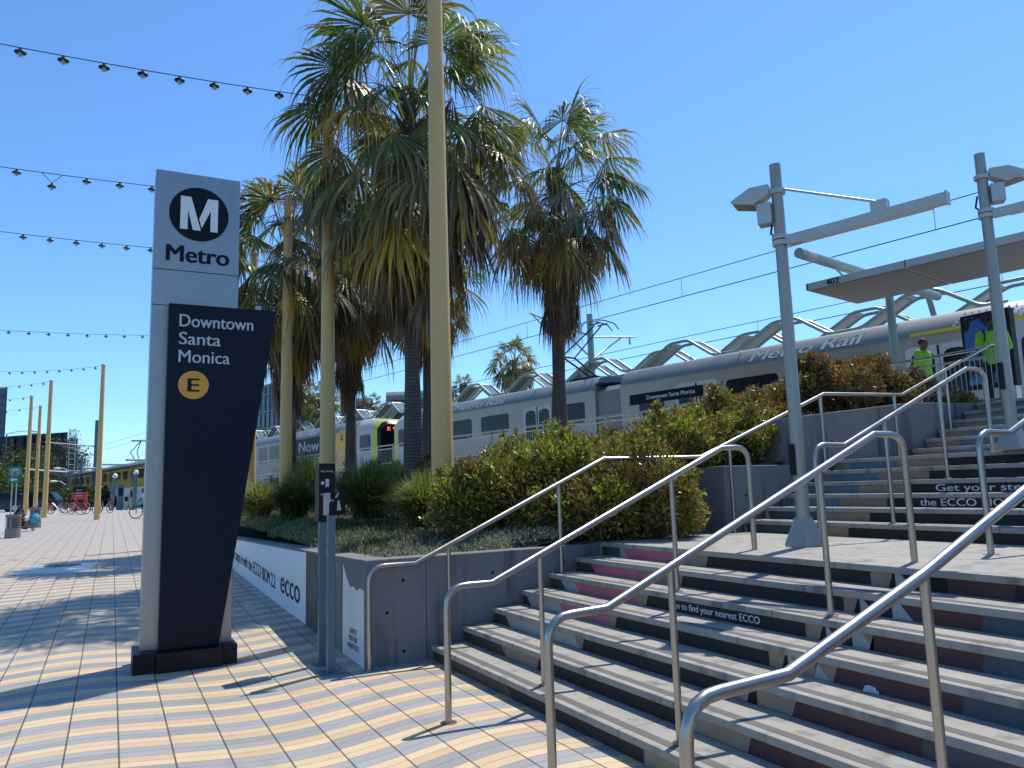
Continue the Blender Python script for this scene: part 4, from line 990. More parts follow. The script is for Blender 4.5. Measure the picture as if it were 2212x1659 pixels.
def frond(rs, base, az, el, Lp, Lb, droop, cols, hang=0., dead=False, nseg=30):
    """petiole and pleated fan blade with drooping tips; returns strips"""
    out = np.array([math.cos(az), math.sin(az), 0.]); up = np.array([0, 0, 1.])
    d0 = out*math.cos(el)+up*math.sin(el)
    V = []; F = []; C = []
    # petiole sags
    k = 5; P = [np.array(base)]; d = d0.copy()
    for i in range(k):
        d = unit(d-up*droop/k*(.5 if dead else .35)); P.append(P[-1]+d*Lp/k)
    P = np.array(P); sidev = unit(np.cross(d, up)+1e-6); nrm = np.cross(sidev, d)
    for i in range(k+1):
        w_ = .03*(1-.55*i/k); V += [P[i]-sidev*w_, P[i]+sidev*w_]; C += [cols[1]]*2
        if i: o = 2*(i-1); F.append((o, o+1, o+3, o+2))
    tip = P[-1]; half = R(112 if not dead else 60)
    fold = rs.uniform(.35, .75) if not dead else .8
    tw = rs.uniform(-.5, .5); s2 = sidev*math.cos(tw)+nrm*math.sin(tw)
    bd = unit(d-up*(.45 if not dead else .9)*rs.uniform(.4, 1.2)); s2 = unit(s2-bd*s2.dot(bd)); n2 = np.cross(s2, bd)
    S = 7; tt = np.linspace(0, 1, S+1); dth = 2*half/nseg; ragged = rs.uniform(.0, .25); join = rs.uniform(.44, .6)
    for j in range(nseg):
        if rs.uniform() < (ragged*.5 if not dead else .22): continue
        th = -half+dth*(j+.5)+rs.normal(0, .015); L = Lb*(.66+.34*math.cos(th*.7))*rs.uniform(.84, 1.08)
        dr = bd*math.cos(th)+s2*math.sin(th)-n2*(fold*abs(math.sin(th))*.8)+n2*(.05 if j % 2 else -.05); dr = unit(dr)
        acr = unit(np.cross(dr, n2)+n2*(.35 if j % 2 else -.35)); p = tip.copy(); dd = dr.copy()
        td = rs.uniform(.7, 1.9)*(1. if not dead else .8); col = np.array(cols[0])*rs.uniform(.7, 1.3)
        if not dead and rs.uniform() < .08: col = np.array(cols[2])*rs.uniform(.8, 1.2)
        wob = rs.normal(0, .12, 3); o = len(V); dry = rs.uniform(.6, .95)
        for i, t in enumerate(tt):
            if i:
                g = .06 if t < join else .12+(t-join)*td*1.9
                dd = unit(dd-up*(g+hang*.25)+(wob if t > join else 0)*.5); p = p+dd*L/S
            base_w = L*t*dth*.53; w_ = max(.0022, min(base_w, .06) if t <= join else min(.06, L*join*dth*.5)*max(.05, ((1-t)/(1-join)))*.62)
            V += [p-acr*w_, p+acr*w_]
            cc = col*(.9+.15*t) if t < dry else np.array(cols[2])*rs.uniform(.9, 1.3)
            C += [cc]*2
            if i: q = o+2*(i-1); F.append((q, q+1, q+3, q+2))
    return V, F, C
GRN = [((.115, .145, .04), (.14, .14, .06), (.24, .19, .10)), ((.085, .12, .035), (.12, .13, .055), (.22, .16, .09)), ((.19, .20, .05), (.17, .16, .06), (.28, .21, .10)), ((.21, .17, .055), (.2, .15, .07), (.24, .16, .09))]
YEL = ((.46, .28, .035), (.42, .25, .06), (.28, .16, .06)); BRN = [((.20, .13, .08), (.2, .14, .09), (.16, .11, .075)), ((.27, .21, .15), (.25, .18, .12), (.22, .17, .12)), ((.13, .075, .05), (.15, .1, .06), (.11, .075, .05))]
def palm(label, px_, base, top, rt, rcrown, crown_len, skirt_len, ng, ny, nd, seed, name='fan_palm', group='fan palms in the planter', nseg=40, curve=0.):
    """base, top: trunk axis; rcrown: reach of the living fronds; skirt of dead leaves hangs below"""
    rs = np.random.RandomState(seed); base = Vector(base); top = Vector(top); H = top-base
    t = thing(name, label, 'palm tree', base, group)
    k = 16; path = [base+H*(i/k)+Vector((math.sin(i/k*math.pi)*curve, 0, 0)) for i in range(k+1)]
    rad = [rt*(1.25-.4*min(1, i/k*3)) if i < 5 else rt*(.9-.12*i/k)*(1+.03*math.sin(i*2.1)) for i in range(k+1)]
    MB().tube(path, rad, 14).build('trunk', m_trunk, t, smooth=True)
    b = MB(); rg = random.Random(seed); nb = int(skirt_len*26)
    for q in range(nb):           # cut leaf bases round the upper trunk
        z = top.z-.15-rg.random()*(skirt_len+.35); a = rg.random()*6.28; c = Vector((top.x-H.x*(top.z-z)/H.z, top.y-H.y*(top.z-z)/H.z, z)); o = Vector((math.cos(a), math.sin(a), 0))
        b.tube([c+o*rt*.6, c+o*(rt*.9+.05)+Vector((0, 0, .12)), c+o*(rt*.95+.10)+Vector((0, 0, .26))], [.05, .04, .02], 4)
    b.build('leaf_bases', m_twig, t)
    def gather(lst, nm, mat):
        V = []; F = []; C = []
        for v, f, c in lst:
            o = len(V); V += v; C += c; F += [tuple(o+i for i in q) for q in f]
        leafmesh(nm, np.array(V), np.array(F), np.array(C), mat, t)
    L = []
    for i in range(ng):
        u = (i+.5)/ng; el = R(82-112*u**.85)+rs.normal(0, .08); az = i*2.39996+rs.normal(0, .15); zo = -crown_len*u
        Lp = rcrown*.56*rs.uniform(.85, 1.1)*(1-.25*abs(u-.5)); Lb = rcrown*.56*rs.uniform(.85, 1.1)
        L.append(frond(rs, tuple(top+Vector((math.cos(az)*rt*.5, math.sin(az)*rt*.5, zo+.05))), az, el, Lp, Lb, .9+.9*u, (GRN[rs.choice(4, p=[.36, .28, .22, .14])] if rs.uniform() > max(0, u-.5)*1.5 else [YEL, BRN[0], BRN[1], GRN[3]][rs.randint(4)]), nseg=nseg))
    gather(L, 'crown', m_palm)
    L = []
    for i in range(ny):
        u = (i+.5)/max(1, ny); az = i*2.39996+1.1+rs.normal(0, .2); el = R(-20-40*u)+rs.normal(0, .1)
        L.append(frond(rs, tuple(top+Vector((0, 0, -crown_len*(.75+.3*u)))), az, el, rcrown*.42, rcrown*.52, 1.6, YEL if i % 2 == 0 else BRN[i % 3], hang=.35, nseg=nseg))
    for i in range(nd):
        u = (i+.5)/max(1, nd); az = i*2.39996+.4+rs.normal(0, .25); el = R(-48-30*rs.uniform())
        L.append(frond(rs, tuple(top+Vector((math.cos(az)*rt*.7, math.sin(az)*rt*.7, -crown_len*.8-(skirt_len-.75)*u))), az, el, rcrown*.20*rs.uniform(.7, 1.3), rcrown*.42*rs.uniform(.8, 1.15), 1.4, BRN[rs.randint(3)], hang=.55, dead=True, nseg=int(nseg*.8)))
    for i in range(ng//3):
        az = rs.uniform(0, 6.28); zo = -crown_len*rs.uniform(.1, 1.)
        L.append(frond(rs, tuple(top+Vector((math.cos(az)*rt, math.sin(az)*rt, zo))), az, R(rs.uniform(5, 40)), rcrown*.45, rcrown*.5, 2.4, BRN[rs.randint(3)], hang=.9, dead=True, nseg=int(nseg*.6)))
    # withered flower stalks and hanging dry strings
    for i in range(ng//3):
        az = rs.uniform(0, 6.28); q = np.array(top)+np.array([0, 0, -crown_len*rs.uniform(0, .5)]); V = []; F = []; C = []; d = np.array([math.cos(az)*.8, math.sin(az)*.8, rs.uniform(.3, 1.)]); sv = unit(np.cross(d, [0, 0, 1.]))
        for s_ in range(9):
            V += [q-sv*.009, q+sv*.009]; C += [np.array((.13, .09, .06))]*2; d = unit(d-np.array([0, 0, .28])); q = q+d*rcrown*.14
            if s_: o = 2*(s_-1); F.append((o, o+1, o+3, o+2))
        L.append((V, F, C))
    gather(L, 'dry_fronds', m_dead)
    return t
palm('biggest fan palm with a thick shaggy skirt, between the two front yellow poles', None, (5.62, 15.26, 1.35), (5.27, 14.3, 10.1), .19, 3.15, 2.3, 2.75, 64, 24, 44, 1)
palm('separate fan palm on the right, its trunk rising in front of the train', None, (10.55, 17.45, 2.1), (10.0, 16.2, 9.95), .20, 2.75, 1.5, 3.0, 44, 10, 50, 2)
palm('fan palm nearest the navy station sign, trunk between two yellow poles', None, (4.35, 21.6, 1.5), (4.1, 20.8, 8.6), .15, 2.8, 1.7, 3.1, 48, 14, 38, 3, curve=.05)
palm('fan palm hidden behind the middle yellow pole', None, (6.35, 22.6, 1.6), (6.15, 22.0, 9.2), .17, 2.7, 1.7, 3.1, 44, 15, 42, 4)
palm('fan palm standing close behind the front yellow pole', None, (8.05, 20.6, 2.3), (7.95, 20.2, 8.3), .18, 2.1, 1.3, 1.9, 30, 8, 26, 5)
GB = 'distant palms behind the station'
def far_palm(label, pxc, pyc, dep, base_z, r, seed):
    c = at_depth(pxc, pyc, dep); palm(label, None, (c.x, c.y, base_z), tuple(c), .22, r, 1.0, 1.4, 44, 8, 16, seed, group=GB, nseg=18)
far_palm('distant palm with a round crown left of the right hand palm trunk', 1110, 778, 55, 2, 2.3, 11)
far_palm('small distant yellow green palm top beside the front yellow pole', 1001, 828, 55, 2, 1.0, 12)
far_palm('distant feathery palm behind the middle yellow pole', 688, 862, 58, 2, 2.2, 13)
far_palm('distant small palm above the canopies left of the big palm', 803, 872, 58, 2, 1.1, 14)
# ================================================================ YELLOW POLES AND LIGHT STRINGS
def ypole(label, x, y, zb, zt, lean=0, group='cream yellow light poles'):
    t = thing('yellow_pole', label, 'pole', (x, y, zb), group)
    n = 10; H = zt-zb
    MB().tube([(x, y, zb+H*k/n) for k in range(n+1)], [.158-.052*(k/n) for k in range(n+1)], 20).build('shaft', m_cream, t, smooth=True)
    MB().lathe((x, y, zt), [(.0, -.02), (.115, -.02), (.12, .03), (.10, .06), (0, .07)], 18).build('cap', m_lampgrey, t, smooth=True)
    o = MB().obox((x+.15, y-.03, zb+.62), (.035, 0, 0), (0, .06, 0), (0, 0, .15)).build('access_cover', m_cream, t, bevel=.012)
    return t
YP = [('front yellow pole, tallest in the photo, standing at the planter corner', 4.01, 9.74, .95, 9.4),
      ('second yellow pole behind the small poster sign', 3.74, 15.0, 1.0, 9.95),
      ('third yellow pole beside the left palm trunk', 3.76, 19.2, 1.1, 9.25),
      ('yellow pole mostly hidden behind the slanted navy sign', 3.72, 24.3, 1.1, 9.25),
      ('far yellow pole alone left of the station sign', -.68, 48.9, zg(48.9), 9.35),
      ('far yellow pole left of the red bicycles', -3.68, 56.3, zg(56.3), 9.35),
      ('far yellow pole nearest the green bike sign', -5.42, 64.9, zg(64.9), 9.35),
      ('thinnest farthest yellow pole between two others', -5.33, 71.5, zg(71.5), 9.35)]
for a in YP: ypole(*a)
def light_string(label, p0, p1, n, sag, off=.5, kink=()):
    p0, p1 = Vector(p0), Vector(p1); L = (p1-p0).length
    t = thing('light_string', label, 'string lights', p0, 'festoon light strings over the walk')
    def at(u): return p0.lerp(p1, u)-Vector((0, 0, 4*sag*u*(1-u)))
    MB().tube([at(k/24) for k in range(25)], .009, 5).build('cable', m_wire, t)
    for k in range(n):
        u = (k+off)/n; c = at(u); dz = kink[k] if k < len(kink) else 0
        if dz:
            q = MB().tube([at(u-.3/n), c-Vector((0, 0, dz)), at(u+.3/n)], .008, 5); q.build('slack_wire', m_wire, t)
        c = c-Vector((0, 0, dz))
        l = MB().lathe(c, [(.0, -.01), (.022, -.01), (.026, -.04), (.09, -.08), (.094, -.09), (.07, -.084), (.025, -.064), (0, -.064)][::-1], 14).build('lamp', m_black, t, smooth=True)
        MB().ball(c-Vector((0, 0, .112)), .038, .038, .043, 10).build('bulb', m_lampgrey, l, smooth=True)
        b = MB()
        for a in range(4):
            e = Vector((math.cos(a*math.pi/2), math.sin(a*math.pi/2), 0)); b.tube([c+e*.06-Vector((0, 0, .085)), c+e*.055-Vector((0, 0, .15)), c-Vector((0, 0, .17))], .004, 4)
        b.build('wire_guard', m_galv, l)
    return t
def strand(label, pole, yl, zl, n, sag=.25, ext=1.45, off=.5, kink=()):
    p0 = Vector((pole[1]-.1, pole[2], pole[4]-.05)); pl_ = at_z(0, yl, zl); p1 = p0+(pl_-p0)*ext
    return light_string(label, p0, p1, n, sag, off, kink)
LS = 'light string '
strand('highest festoon light string in the photo, running into the big palm', YP[1], 84, 9.35, 13, .10)
strand('festoon light string with two sagging lamps, passing behind the steel sign top', YP[2], 352, 9.15, 13, .10, kink=(0, 0, 0, 0, 0, 0, .0, .22, 0, .12, 0, 0))
strand('third festoon light string from the top of the photo', YP[3], 492, 9.1, 15, .12)
light_string('fourth festoon light string from the top, level beside the name panel', (3.6, 38.1, 9.3), at_z(0, 711, 9.15)+Vector((-3, 0, 0)), 15, .15)
strand('festoon light string ending on the lone far yellow pole', YP[4], 797, 9.0, 12, .18)
strand('festoon light string on the far pole left of the bicycles', YP[5], 833, 9.0, 9, .12, 2.2)
strand('festoon light string on the pole nearest the bike sign', YP[6], 863, 9.0, 9, .08, 4)
strand('lowest and farthest festoon light string', YP[7], 887, 9.0, 9, .1, 3)

# ================================================================ FAR LEFT STREET
def bin_(label, px_, py_, h=.9):
    lo = [Vector((0, 0, EYE))+ray(px_, py_)*k for k in (0,)]
    # march the pixel ray to the rising ground
    r = ray(px_, py_).normalized(); d = 1.
    while (Vector((0, 0, EYE))+r*d).z > zg((Vector((0, 0, EYE))+r*d).y): d += .05
    p = Vector((0, 0, EYE))+r*d
    t = thing('litter_bin', label, 'litter bin', p, 'cylindrical litter bins')
    MB().lathe(p, [(.0, 0), (.25, 0), (.25, h*.42), (.2, h*.42)], 24).build('drum', m_galv2, t, smooth=True); MB().lathe(p, [(.2, h*.42), (.2, h*.86)], 24).build('liner', m_black, t, smooth=True); MB().lathe(p, [(.2, h*.86), (.25, h*.86), (.26, h*.93), (.26, h), (.2, h), (.2, h*.92), (0, h*.92)], 24).build('rim', m_galv2, t, smooth=True)
    b = MB()
    for k in range(6): b.lathe(p, [(.21, h*.45+k*h*.07), (.252, h*.45+k*h*.07), (.252, h*.485+k*h*.07), (.21, h*.485+k*h*.07)], 24)
    b.build('slat_rings', m_galv2, t, smooth=True)
    MB().box(p.x-.09, p.x-.02, p.y-.262, p.y-.24, p.z+h*.42, p.z+h*.86).build('front_bar', m_galv2, t)
    return p
m_galv2 = paint('grey brown painted metal', (.22, .20, .19), .6, .1, var=.15, scale=6)
def ground_at(px_, py_):
    r = ray(px_, py_).normalized(); d = 5.
    while True:
        p = Vector((0, 0, EYE))+r*d
        if p.z <= zg(p.y) or d > 140: return p
        d += .05
pb1 = bin_('nearer slotted litter bin at the left edge, beside a bundle of bags', 27, 1162, .84)
bin_('farther slotted litter bin right of the bags', 75, 1140, .92)
# bundle of belongings
p = ground_at(38, 1148)+Vector((.25, 0, 0))
t = thing('bundled_cart', 'loaded cart of dark bags with a bright blue bag, behind the nearer litter bin', 'cart', p)
rg = random.Random(5)
for k in range(6):
    b = MB().ball(p+Vector((rg.uniform(-.4, .25), rg.uniform(-.15, .15), .3+.09*k)), rg.uniform(.16, .3), .2, rg.uniform(.13, .22), 9); b.v = [(x+rg.uniform(-.03, .03), y+rg.uniform(-.03, .03), z+rg.uniform(-.03, .03)) for x, y, z in b.v]; b.build('dark_bag', m_black if k % 3 else m_galv2, t, smooth=True)
b = MB().ball(p+Vector((.36, -.1, .48)), .21, .18, .23, 12); b.v = [(x+rg.uniform(-.035, .035), y+rg.uniform(-.035, .035), z+rg.uniform(-.035, .035)) for x, y, z in b.v]; b.build('blue_bag', paint('blue plastic bag', (.05, .30, .42), .4, var=.5, scale=5), t, smooth=True)
b = MB(); b.tube([p+Vector((-.35, 0, .2)), p+Vector((-.45, 0, 1.0)), p+Vector((-.2, 0, 1.05))], .015, 6)
for dx in (-.3, .3): b.lathe(p+Vector((dx, -.15, 0)), [(0, 0), (.06, 0), (.06, .12), (0, .12)], 8)
b.build('cart_frame', m_galv, t)
# green bike route sign
gp = Vector((-4.7, 47.5, 0)); gp = at_depth(33, 1060, 50); gp.z = zg(gp.y)
t = thing('bike_route_sign', 'green bike route sign with an arrow plate below, on two thin posts', 'sign', gp)
def sgp(px_, py_): 
    return at_depth(px_, py_, 50)
FF = lambda a, bb: (a/5.529*.86406, (1040+bb/5.529)*.86406)
a0, a1, a2 = sgp(*FF(112, 825)), sgp(*FF(302, 825)), sgp(*FF(118, 705)); rt = (a1-a0); wd = rt.length; rt.normalize(); up = Vector((0, 0, 1)); hgt = (a2-a0).length
rt.z = 0; rt.normalize(); nn = rt.cross(up); nn = nn if nn.y < 0 else -nn
MG = paint('green sign enamel', (.0, .17, .095), .4, var=.08)
pl1 = MB().prism([a0, a0+rt*wd, a0+rt*wd+up*hgt, a0+up*hgt], -nn*.01).build('route_plate', MG, t)
b = MB()
def ringd(c, r): 
    for k in range(20):
        q0, q1 = [c+rt*(r*math.cos(k2*math.pi/10))+up*(r*math.sin(k2*math.pi/10)) for k2 in (k, k+1)]
        i0, i1 = [c+rt*(r*.8*math.cos(k2*math.pi/10))+up*(r*.8*math.sin(k2*math.pi/10)) for k2 in (k, k+1)]
        b.quad(i0, q0, q1, i1)
o = a0+nn*.004
for u in (.29, .71): ringd(o+rt*wd*u+up*hgt*.5, hgt*.23)
def bar(p0, p1, w=.022):
    p0 = o+rt*wd*p0[0]+up*hgt*p0[1]; p1 = o+rt*wd*p1[0]+up*hgt*p1[1]; n_ = (p1-p0).cross(nn).normalized()*w*.6; b.quad(p0-n_, p0+n_, p1+n_, p1-n_)
for s in (((.29, .5), (.42, .5)), ((.42, .5), (.38, .76)), ((.38, .72), (.62, .76)), ((.42, .5), (.62, .74)), ((.71, .5), (.6, .82)), ((.29, .5), (.39, .72)), ((.6, .84), (.68, .84)), ((.34, .8), (.42, .8))): bar(*s)
text(b, 'BIKE', o+rt*wd*.1+up*hgt*.08, rt, up, hgt*.15, wd*.28); text(b, 'ROUTE', o+rt*wd*.5+up*hgt*.08, rt, up, hgt*.15, wd*.38)
b.build('bicycle_symbol', m_white, pl1)
c0 = sgp(*FF(112, 930)); h2 = (sgp(*FF(112, 838))-c0).length; c0 = Vector((a0.x, a0.y, c0.z)); w2 = wd*.86
pl2 = MB().prism([c0, c0+rt*w2, c0+rt*w2+up*h2, c0+up*h2], -nn*.01).build('arrow_plate', MG, t)
b = MB(); o = c0+nn*.004
b.add([o+rt*w2*u+up*h2*v for u, v in ((.2, .5), (.42, .25), (.42, .41), (.78, .41), (.78, .6), (.42, .6), (.42, .78))], [(0, 1, 2, 3, 4, 5, 6)]); b.build('arrow', m_white, pl2)
for u in (.3, .62):
    q = a0+rt*wd*u-nn*.05; MB().tube([(q.x, q.y, gp.z-.1), (q.x, q.y, a2.z-.02)], .035, 8).build('post', m_galv, t)

# bicycles
def bicycle(label, c, az, cm, group, ridden=False, grey=False):
    t = thing('bicycle', label, 'bicycle', c, group); c = Vector(c); d = Vector((math.cos(az), math.sin(az), 0)); sd_ = Vector((-d.y, d.x, 0)); up = Vector((0, 0, 1))
    def L(x, z, s=0): return c+d*x+up*z+sd_*s
    r = .33
    for x in (-.52, .52):
        wl = MB().tube([L(x+math.cos(k*math.pi/12)*r, r+.02+math.sin(k*math.pi/12)*r) for k in range(25)], .024, 6, False).build('wheel', m_rubber, t, smooth=True)
        b = MB()
        for k in range(8): b.tube([L(x, r+.02), L(x+math.cos(k*math.pi/4)*r*.96, r+.02+math.sin(k*math.pi/4)*r*.96)], .004, 4)
        b.tube([L(x, r+.02, -.05), L(x, r+.02, .05)], .03, 8); b.build('rim', m_galv, wl)
    b = MB(); b.tube([L(.52, .35), L(.42, .85)], .02, 6); b.tube([L(.44, .78), L(.0, .34), L(-.12, .3)], .032, 6); b.tube([L(-.08, .3), L(-.2, .8)], .022, 6); b.tube([L(-.08, .32), L(-.52, .35)], .018, 6); b.tube([L(-.17, .62), L(-.52, .35)], .014, 6)
    b.build('frame', cm, t, smooth=True)
    b = MB(); b.tube([L(.42, .85), L(.40, 1.0)], .016, 6); b.tube([L(.25, 1.02, -.28), L(.38, 1.03, -.15), L(.4, 1.0, 0), L(.38, 1.03, .15), L(.25, 1.02, .28)], .014, 6); b.build('handlebar', m_black, t)
    MB().ball(L(-.21, .86), .13, .08, .04, 10).build('saddle', m_black, t, smooth=True)
    b = MB(); N = 9; b.v = []
    for k in range(N):
        a = R(20+k*16); 
        b.v += [tuple(L(-.52+math.cos(a)*(r+.05), r+.02+math.sin(a)*(r+.05), s)) for s in (-.05, .05)]
        if k: b.f.append((2*k-2, 2*k-1, 2*k+1, 2*k)); b.m.append(0)
    if not grey:
        b.prism([L(-.75, .50, .03), L(-.32, .62, .03), L(-.4, .3, .03), L(-.6, .26, .03)], sd_*-.06)
    b.build('rear_guard', cm if ridden else m_bikered, t)
    if not ridden:
        q = MB(); q.hexa([L(.45, .80, -.14), L(.68, .84, -.14), L(.68, .84, .14), L(.45, .80, .14), L(.42, 1.0, -.17), L(.74, 1.04, -.17), L(.74, 1.04, .17), L(.42, 1.0, .17)]); q.build('basket', m_bikered if grey else m_black, t)
    return t
GBK = 'share bicycles docked in a row'
m_silver2 = paint('silver bicycle paint', (.45, .46, .47), .4, .2)
for lb, p, az, cm, gy_ in (('red docked bicycle nearest the far pole left of the row', (690, 1340), 2.0, m_bikered, False),
    ('docked bicycle with a white and red rear guard, second in the row', (800, 1350), 2.7, m_silver2, False), ('silver docked bicycle seen almost end on, left of the red kiosk', (935, 1335), .9, m_silver2, True),
    ('red docked bicycle in front of the red kiosk', (1085, 1355), 2.6, m_bikered, False), ('black and red docked bicycle just left of the lone far pole', (1230, 1362), 2.8, m_black, False),
    ('silver docked bicycle with a red basket right of the lone far pole', (1440, 1345), .8, m_silver2, True)):
    g = ground_at(*FF(*p)); g.z = zg(g.y); bicycle(lb, g, az, cm, GBK, grey=gy_)
t = thing('dock_kiosk', 'red and black bicycle rental kiosk behind the docked bicycles', 'kiosk', (0, 0, 0))
kc = at_depth(*FF(1095, 1250), 62); kc.z = zg(kc.y); t.location = kc
ax = Vector((.87, -.5, 0)); an = Vector((.5, .87, 0))
z1 = at_depth(*FF(1095, 1055), 62).z; z2 = at_depth(*FF(1105, 980), 62).z
MB().obox(kc+Vector((0, 0, (z1-kc.z)/2)), ax*.6, an*.12, Vector((0, 0, (z1-kc.z)/2))).build('red_panel', m_red, t, bevel=.01)
MB().obox(kc+Vector((.0, 0, (z1+z2)/2-kc.z+.02)), ax*.55, an*.1, Vector((0, 0, (z2-z1)/2))).build('black_header', m_black, t, bevel=.01)
b = MB()
for k in range(3): b.obox(kc-an*.125+Vector((0, 0, 1.2+.22*k)), ax*(.35-.06*k), an*.003, Vector((0, 0, .03)))
b.build('panel_lines', m_wprint, t)
# slanted post lamps by the far canopy
for i, (lb, b0, t0) in enumerate((('slanted grey post lamp right of the docked bicycles', (1530, 1350), (1590, 850)), ('second post lamp beside the grey lockers', (1850, 1250), (1880, 800)))):
    p = at_depth(*FF(*b0), 60); p.z = zg(p.y); q = at_depth(*FF(*t0), 60)
    t = thing('post_lamp', lb, 'lamp', p, 'grey post lamps'); MB().tube([p, q], .17, 10).build('post', m_postblue, t, smooth=True); MB().ball(q+Vector((0, 0, .1)), .2, .2, .22, 12).build('globe', m_white, t, smooth=True)
for lb, x0, x1_, yt, yb, mt in (('dark ticket machine under the far canopy', 1615, 1700, 940, 1340, m_postblue), ('pale grey locker box beside the ticket machine', 1705, 1770, 1085, 1345, m_galv), ('short grey box standing before the ticket machine', 1600, 1655, 1225, 1360, m_galv2), ('cream cloth covered board near the cyclist', 1785, 1865, 985, 1250, paint('cream cloth', (.42, .36, .24), .8))):
    p, q = at_depth(*FF(x0, yb), 61), at_depth(*FF(x1_, yb), 61); z = at_depth(*FF(x0, yt), 61).z; zb = zg(p.y)
    t = thing('street_cabinet', lb, 'cabinet', ((p.x+q.x)/2, p.y, zb), 'cabinets by the far platform'); q.y = p.y
    w2 = (q.x-p.x)/2
    MB().box(p.x, q.x, p.y, p.y+.5, zb, z).build('cabinet_body', mt, t, bevel=.03); MB().box(p.x+w2*.3, q.x-w2*.3, p.y-.01, p.y-.001, zb+(z-zb)*.55, zb+(z-zb)*.85).build('cabinet_panel', m_black, t)

# parked cars
def car_(label, c, az, Lc, cm):
    t = thing('parked_car', label, 'car', c, 'cars on the far street'); c = Vector(c); d = Vector((math.cos(az), math.sin(az), 0)); s = Vector((-d.y, d.x, 0)); up = Vector((0, 0, 1)); k = Lc/4.8
    def ringc(x, w_, zb, zt, nar): return [c+d*x*k+s*(-w_)+up*zb, c+d*x*k+s*(-w_*1.02)+up*(zb+zt)/2, c+d*x*k+s*(-w_*nar)+up*zt, c+d*x*k+s*(w_*nar)+up*zt, c+d*x*k+s*(w_*1.02)+up*(zb+zt)/2, c+d*x*k+s*w_+up*zb]
    MB().loft([ringc(-2.4, .75, .45, .75, .9), ringc(-2.25, .88, .3, .95, .92), ringc(-1.0, .92, .25, 1.0, .95), ringc(.9, .92, .25, 1.0, .95), ringc(1.9, .9, .27, .92, .9), ringc(2.3, .82, .35, .78, .85), ringc(2.42, .7, .45, .65, .85)]).build('body', cm, t, smooth=True)
    MB().loft([ringc(-2.25, .80, .95, .97, .98), ringc(-1.75, .78, .98, 1.52, .8), ringc(-.3, .8, .98, 1.62, .8), ringc(.6, .8, .98, 1.5, .8), ringc(1.25, .82, .96, .99, .98)]).build('cabin', m_glass, t, smooth=True)
    MB().loft([ringc(-1.7, .62, 1.50, 1.56, .95), ringc(-.3, .65, 1.58, 1.66, .95), ringc(.5, .6, 1.48, 1.55, .95)]).build('roof', cm, t, smooth=True)
    for x in (-1.45, 1.45):
        for y in (-.86, .86):
            o = c+d*x*k+s*y+up*.34; w_ = MB().tube([o-s*.11, o+s*.11], .34, 16).build('wheel', m_rubber, t); sg_ = 1 if y > 0 else -1
            MB().tube([o+s*.112*sg_, o+s*.125*sg_], .21, 12).build('rim', m_galv, w_)
    return t
m_carblue = paint('dark blue car paint', (.012, .016, .035), .25, var=.05)
g = ground_at(*FF(60, 1335)); g.z = zg(g.y); car_('dark blue car at the left edge of the photo', g+Vector((-.9, 2, 0)), math.pi, 4.9, m_carblue)
g = ground_at(*FF(520, 1315)); g.z = zg(g.y); car_('second dark car partly hidden by the far yellow poles', g+Vector((-.6, 2, 0)), math.pi-.3, 4.6, m_carblue)

# trees at the far left
def tree(label, c, rad, hb, n, seed, pal, wts, leaf=.22):
    t = shrub('street_tree', label, 'tree', 'street trees at the far left', c, rad, n, pal, wts, leaf, leaf*.5, seed, lumps=40, twigs=20)
    c = Vector(c); MB().tube([(c.x, c.y, hb), (c.x+.1, c.y, c.z-rad[2]*.5), (c.x, c.y, c.z)], [.2, .15, .06], 8).build('trunk', m_twig, t); return t
TG = [(.13, .16, .04), (.08, .11, .03), (.05, .07, .02), (.03, .045, .018)]; TD = [(.04, .055, .03), (.03, .04, .022), (.022, .03, .02), (.05, .05, .03)]
for i, (lb, p, dep, rad, pal, n) in enumerate([('leafy light green street tree at the left edge', (18, 1065), 88, (2.6, 2.4, 2.8), TG, 9000), ('street tree behind the green bike sign', (55, 1040), 96, (3.4, 3, 4.2), TG, 11000), ('dark street tree between the far yellow poles', (92, 1045), 110, (4, 4, 4.6), TD, 10000),
    ('tall dark conifer like tree left of the train', (128, 1030), 118, (4.2, 4, 6.2), TD, 12000), ('low leafy tree behind the docked bicycles', (165, 1085), 84, (2.6, 2, 1.5), TG, 6000), ('bushy tree beside the red kiosk', (205, 1085), 78, (2.2, 1.6, 1.5), TG, 6000), ('dark hedge like tree right of the lone far pole', (232, 1092), 76, (1.6, 1.2, 1.1), TD, 4000)]):
    c = at_depth(*p, dep); tree(lb, tuple(c), rad, zg(c.y), n, 80+i, pal, (3, 3, 2, 2), .26)

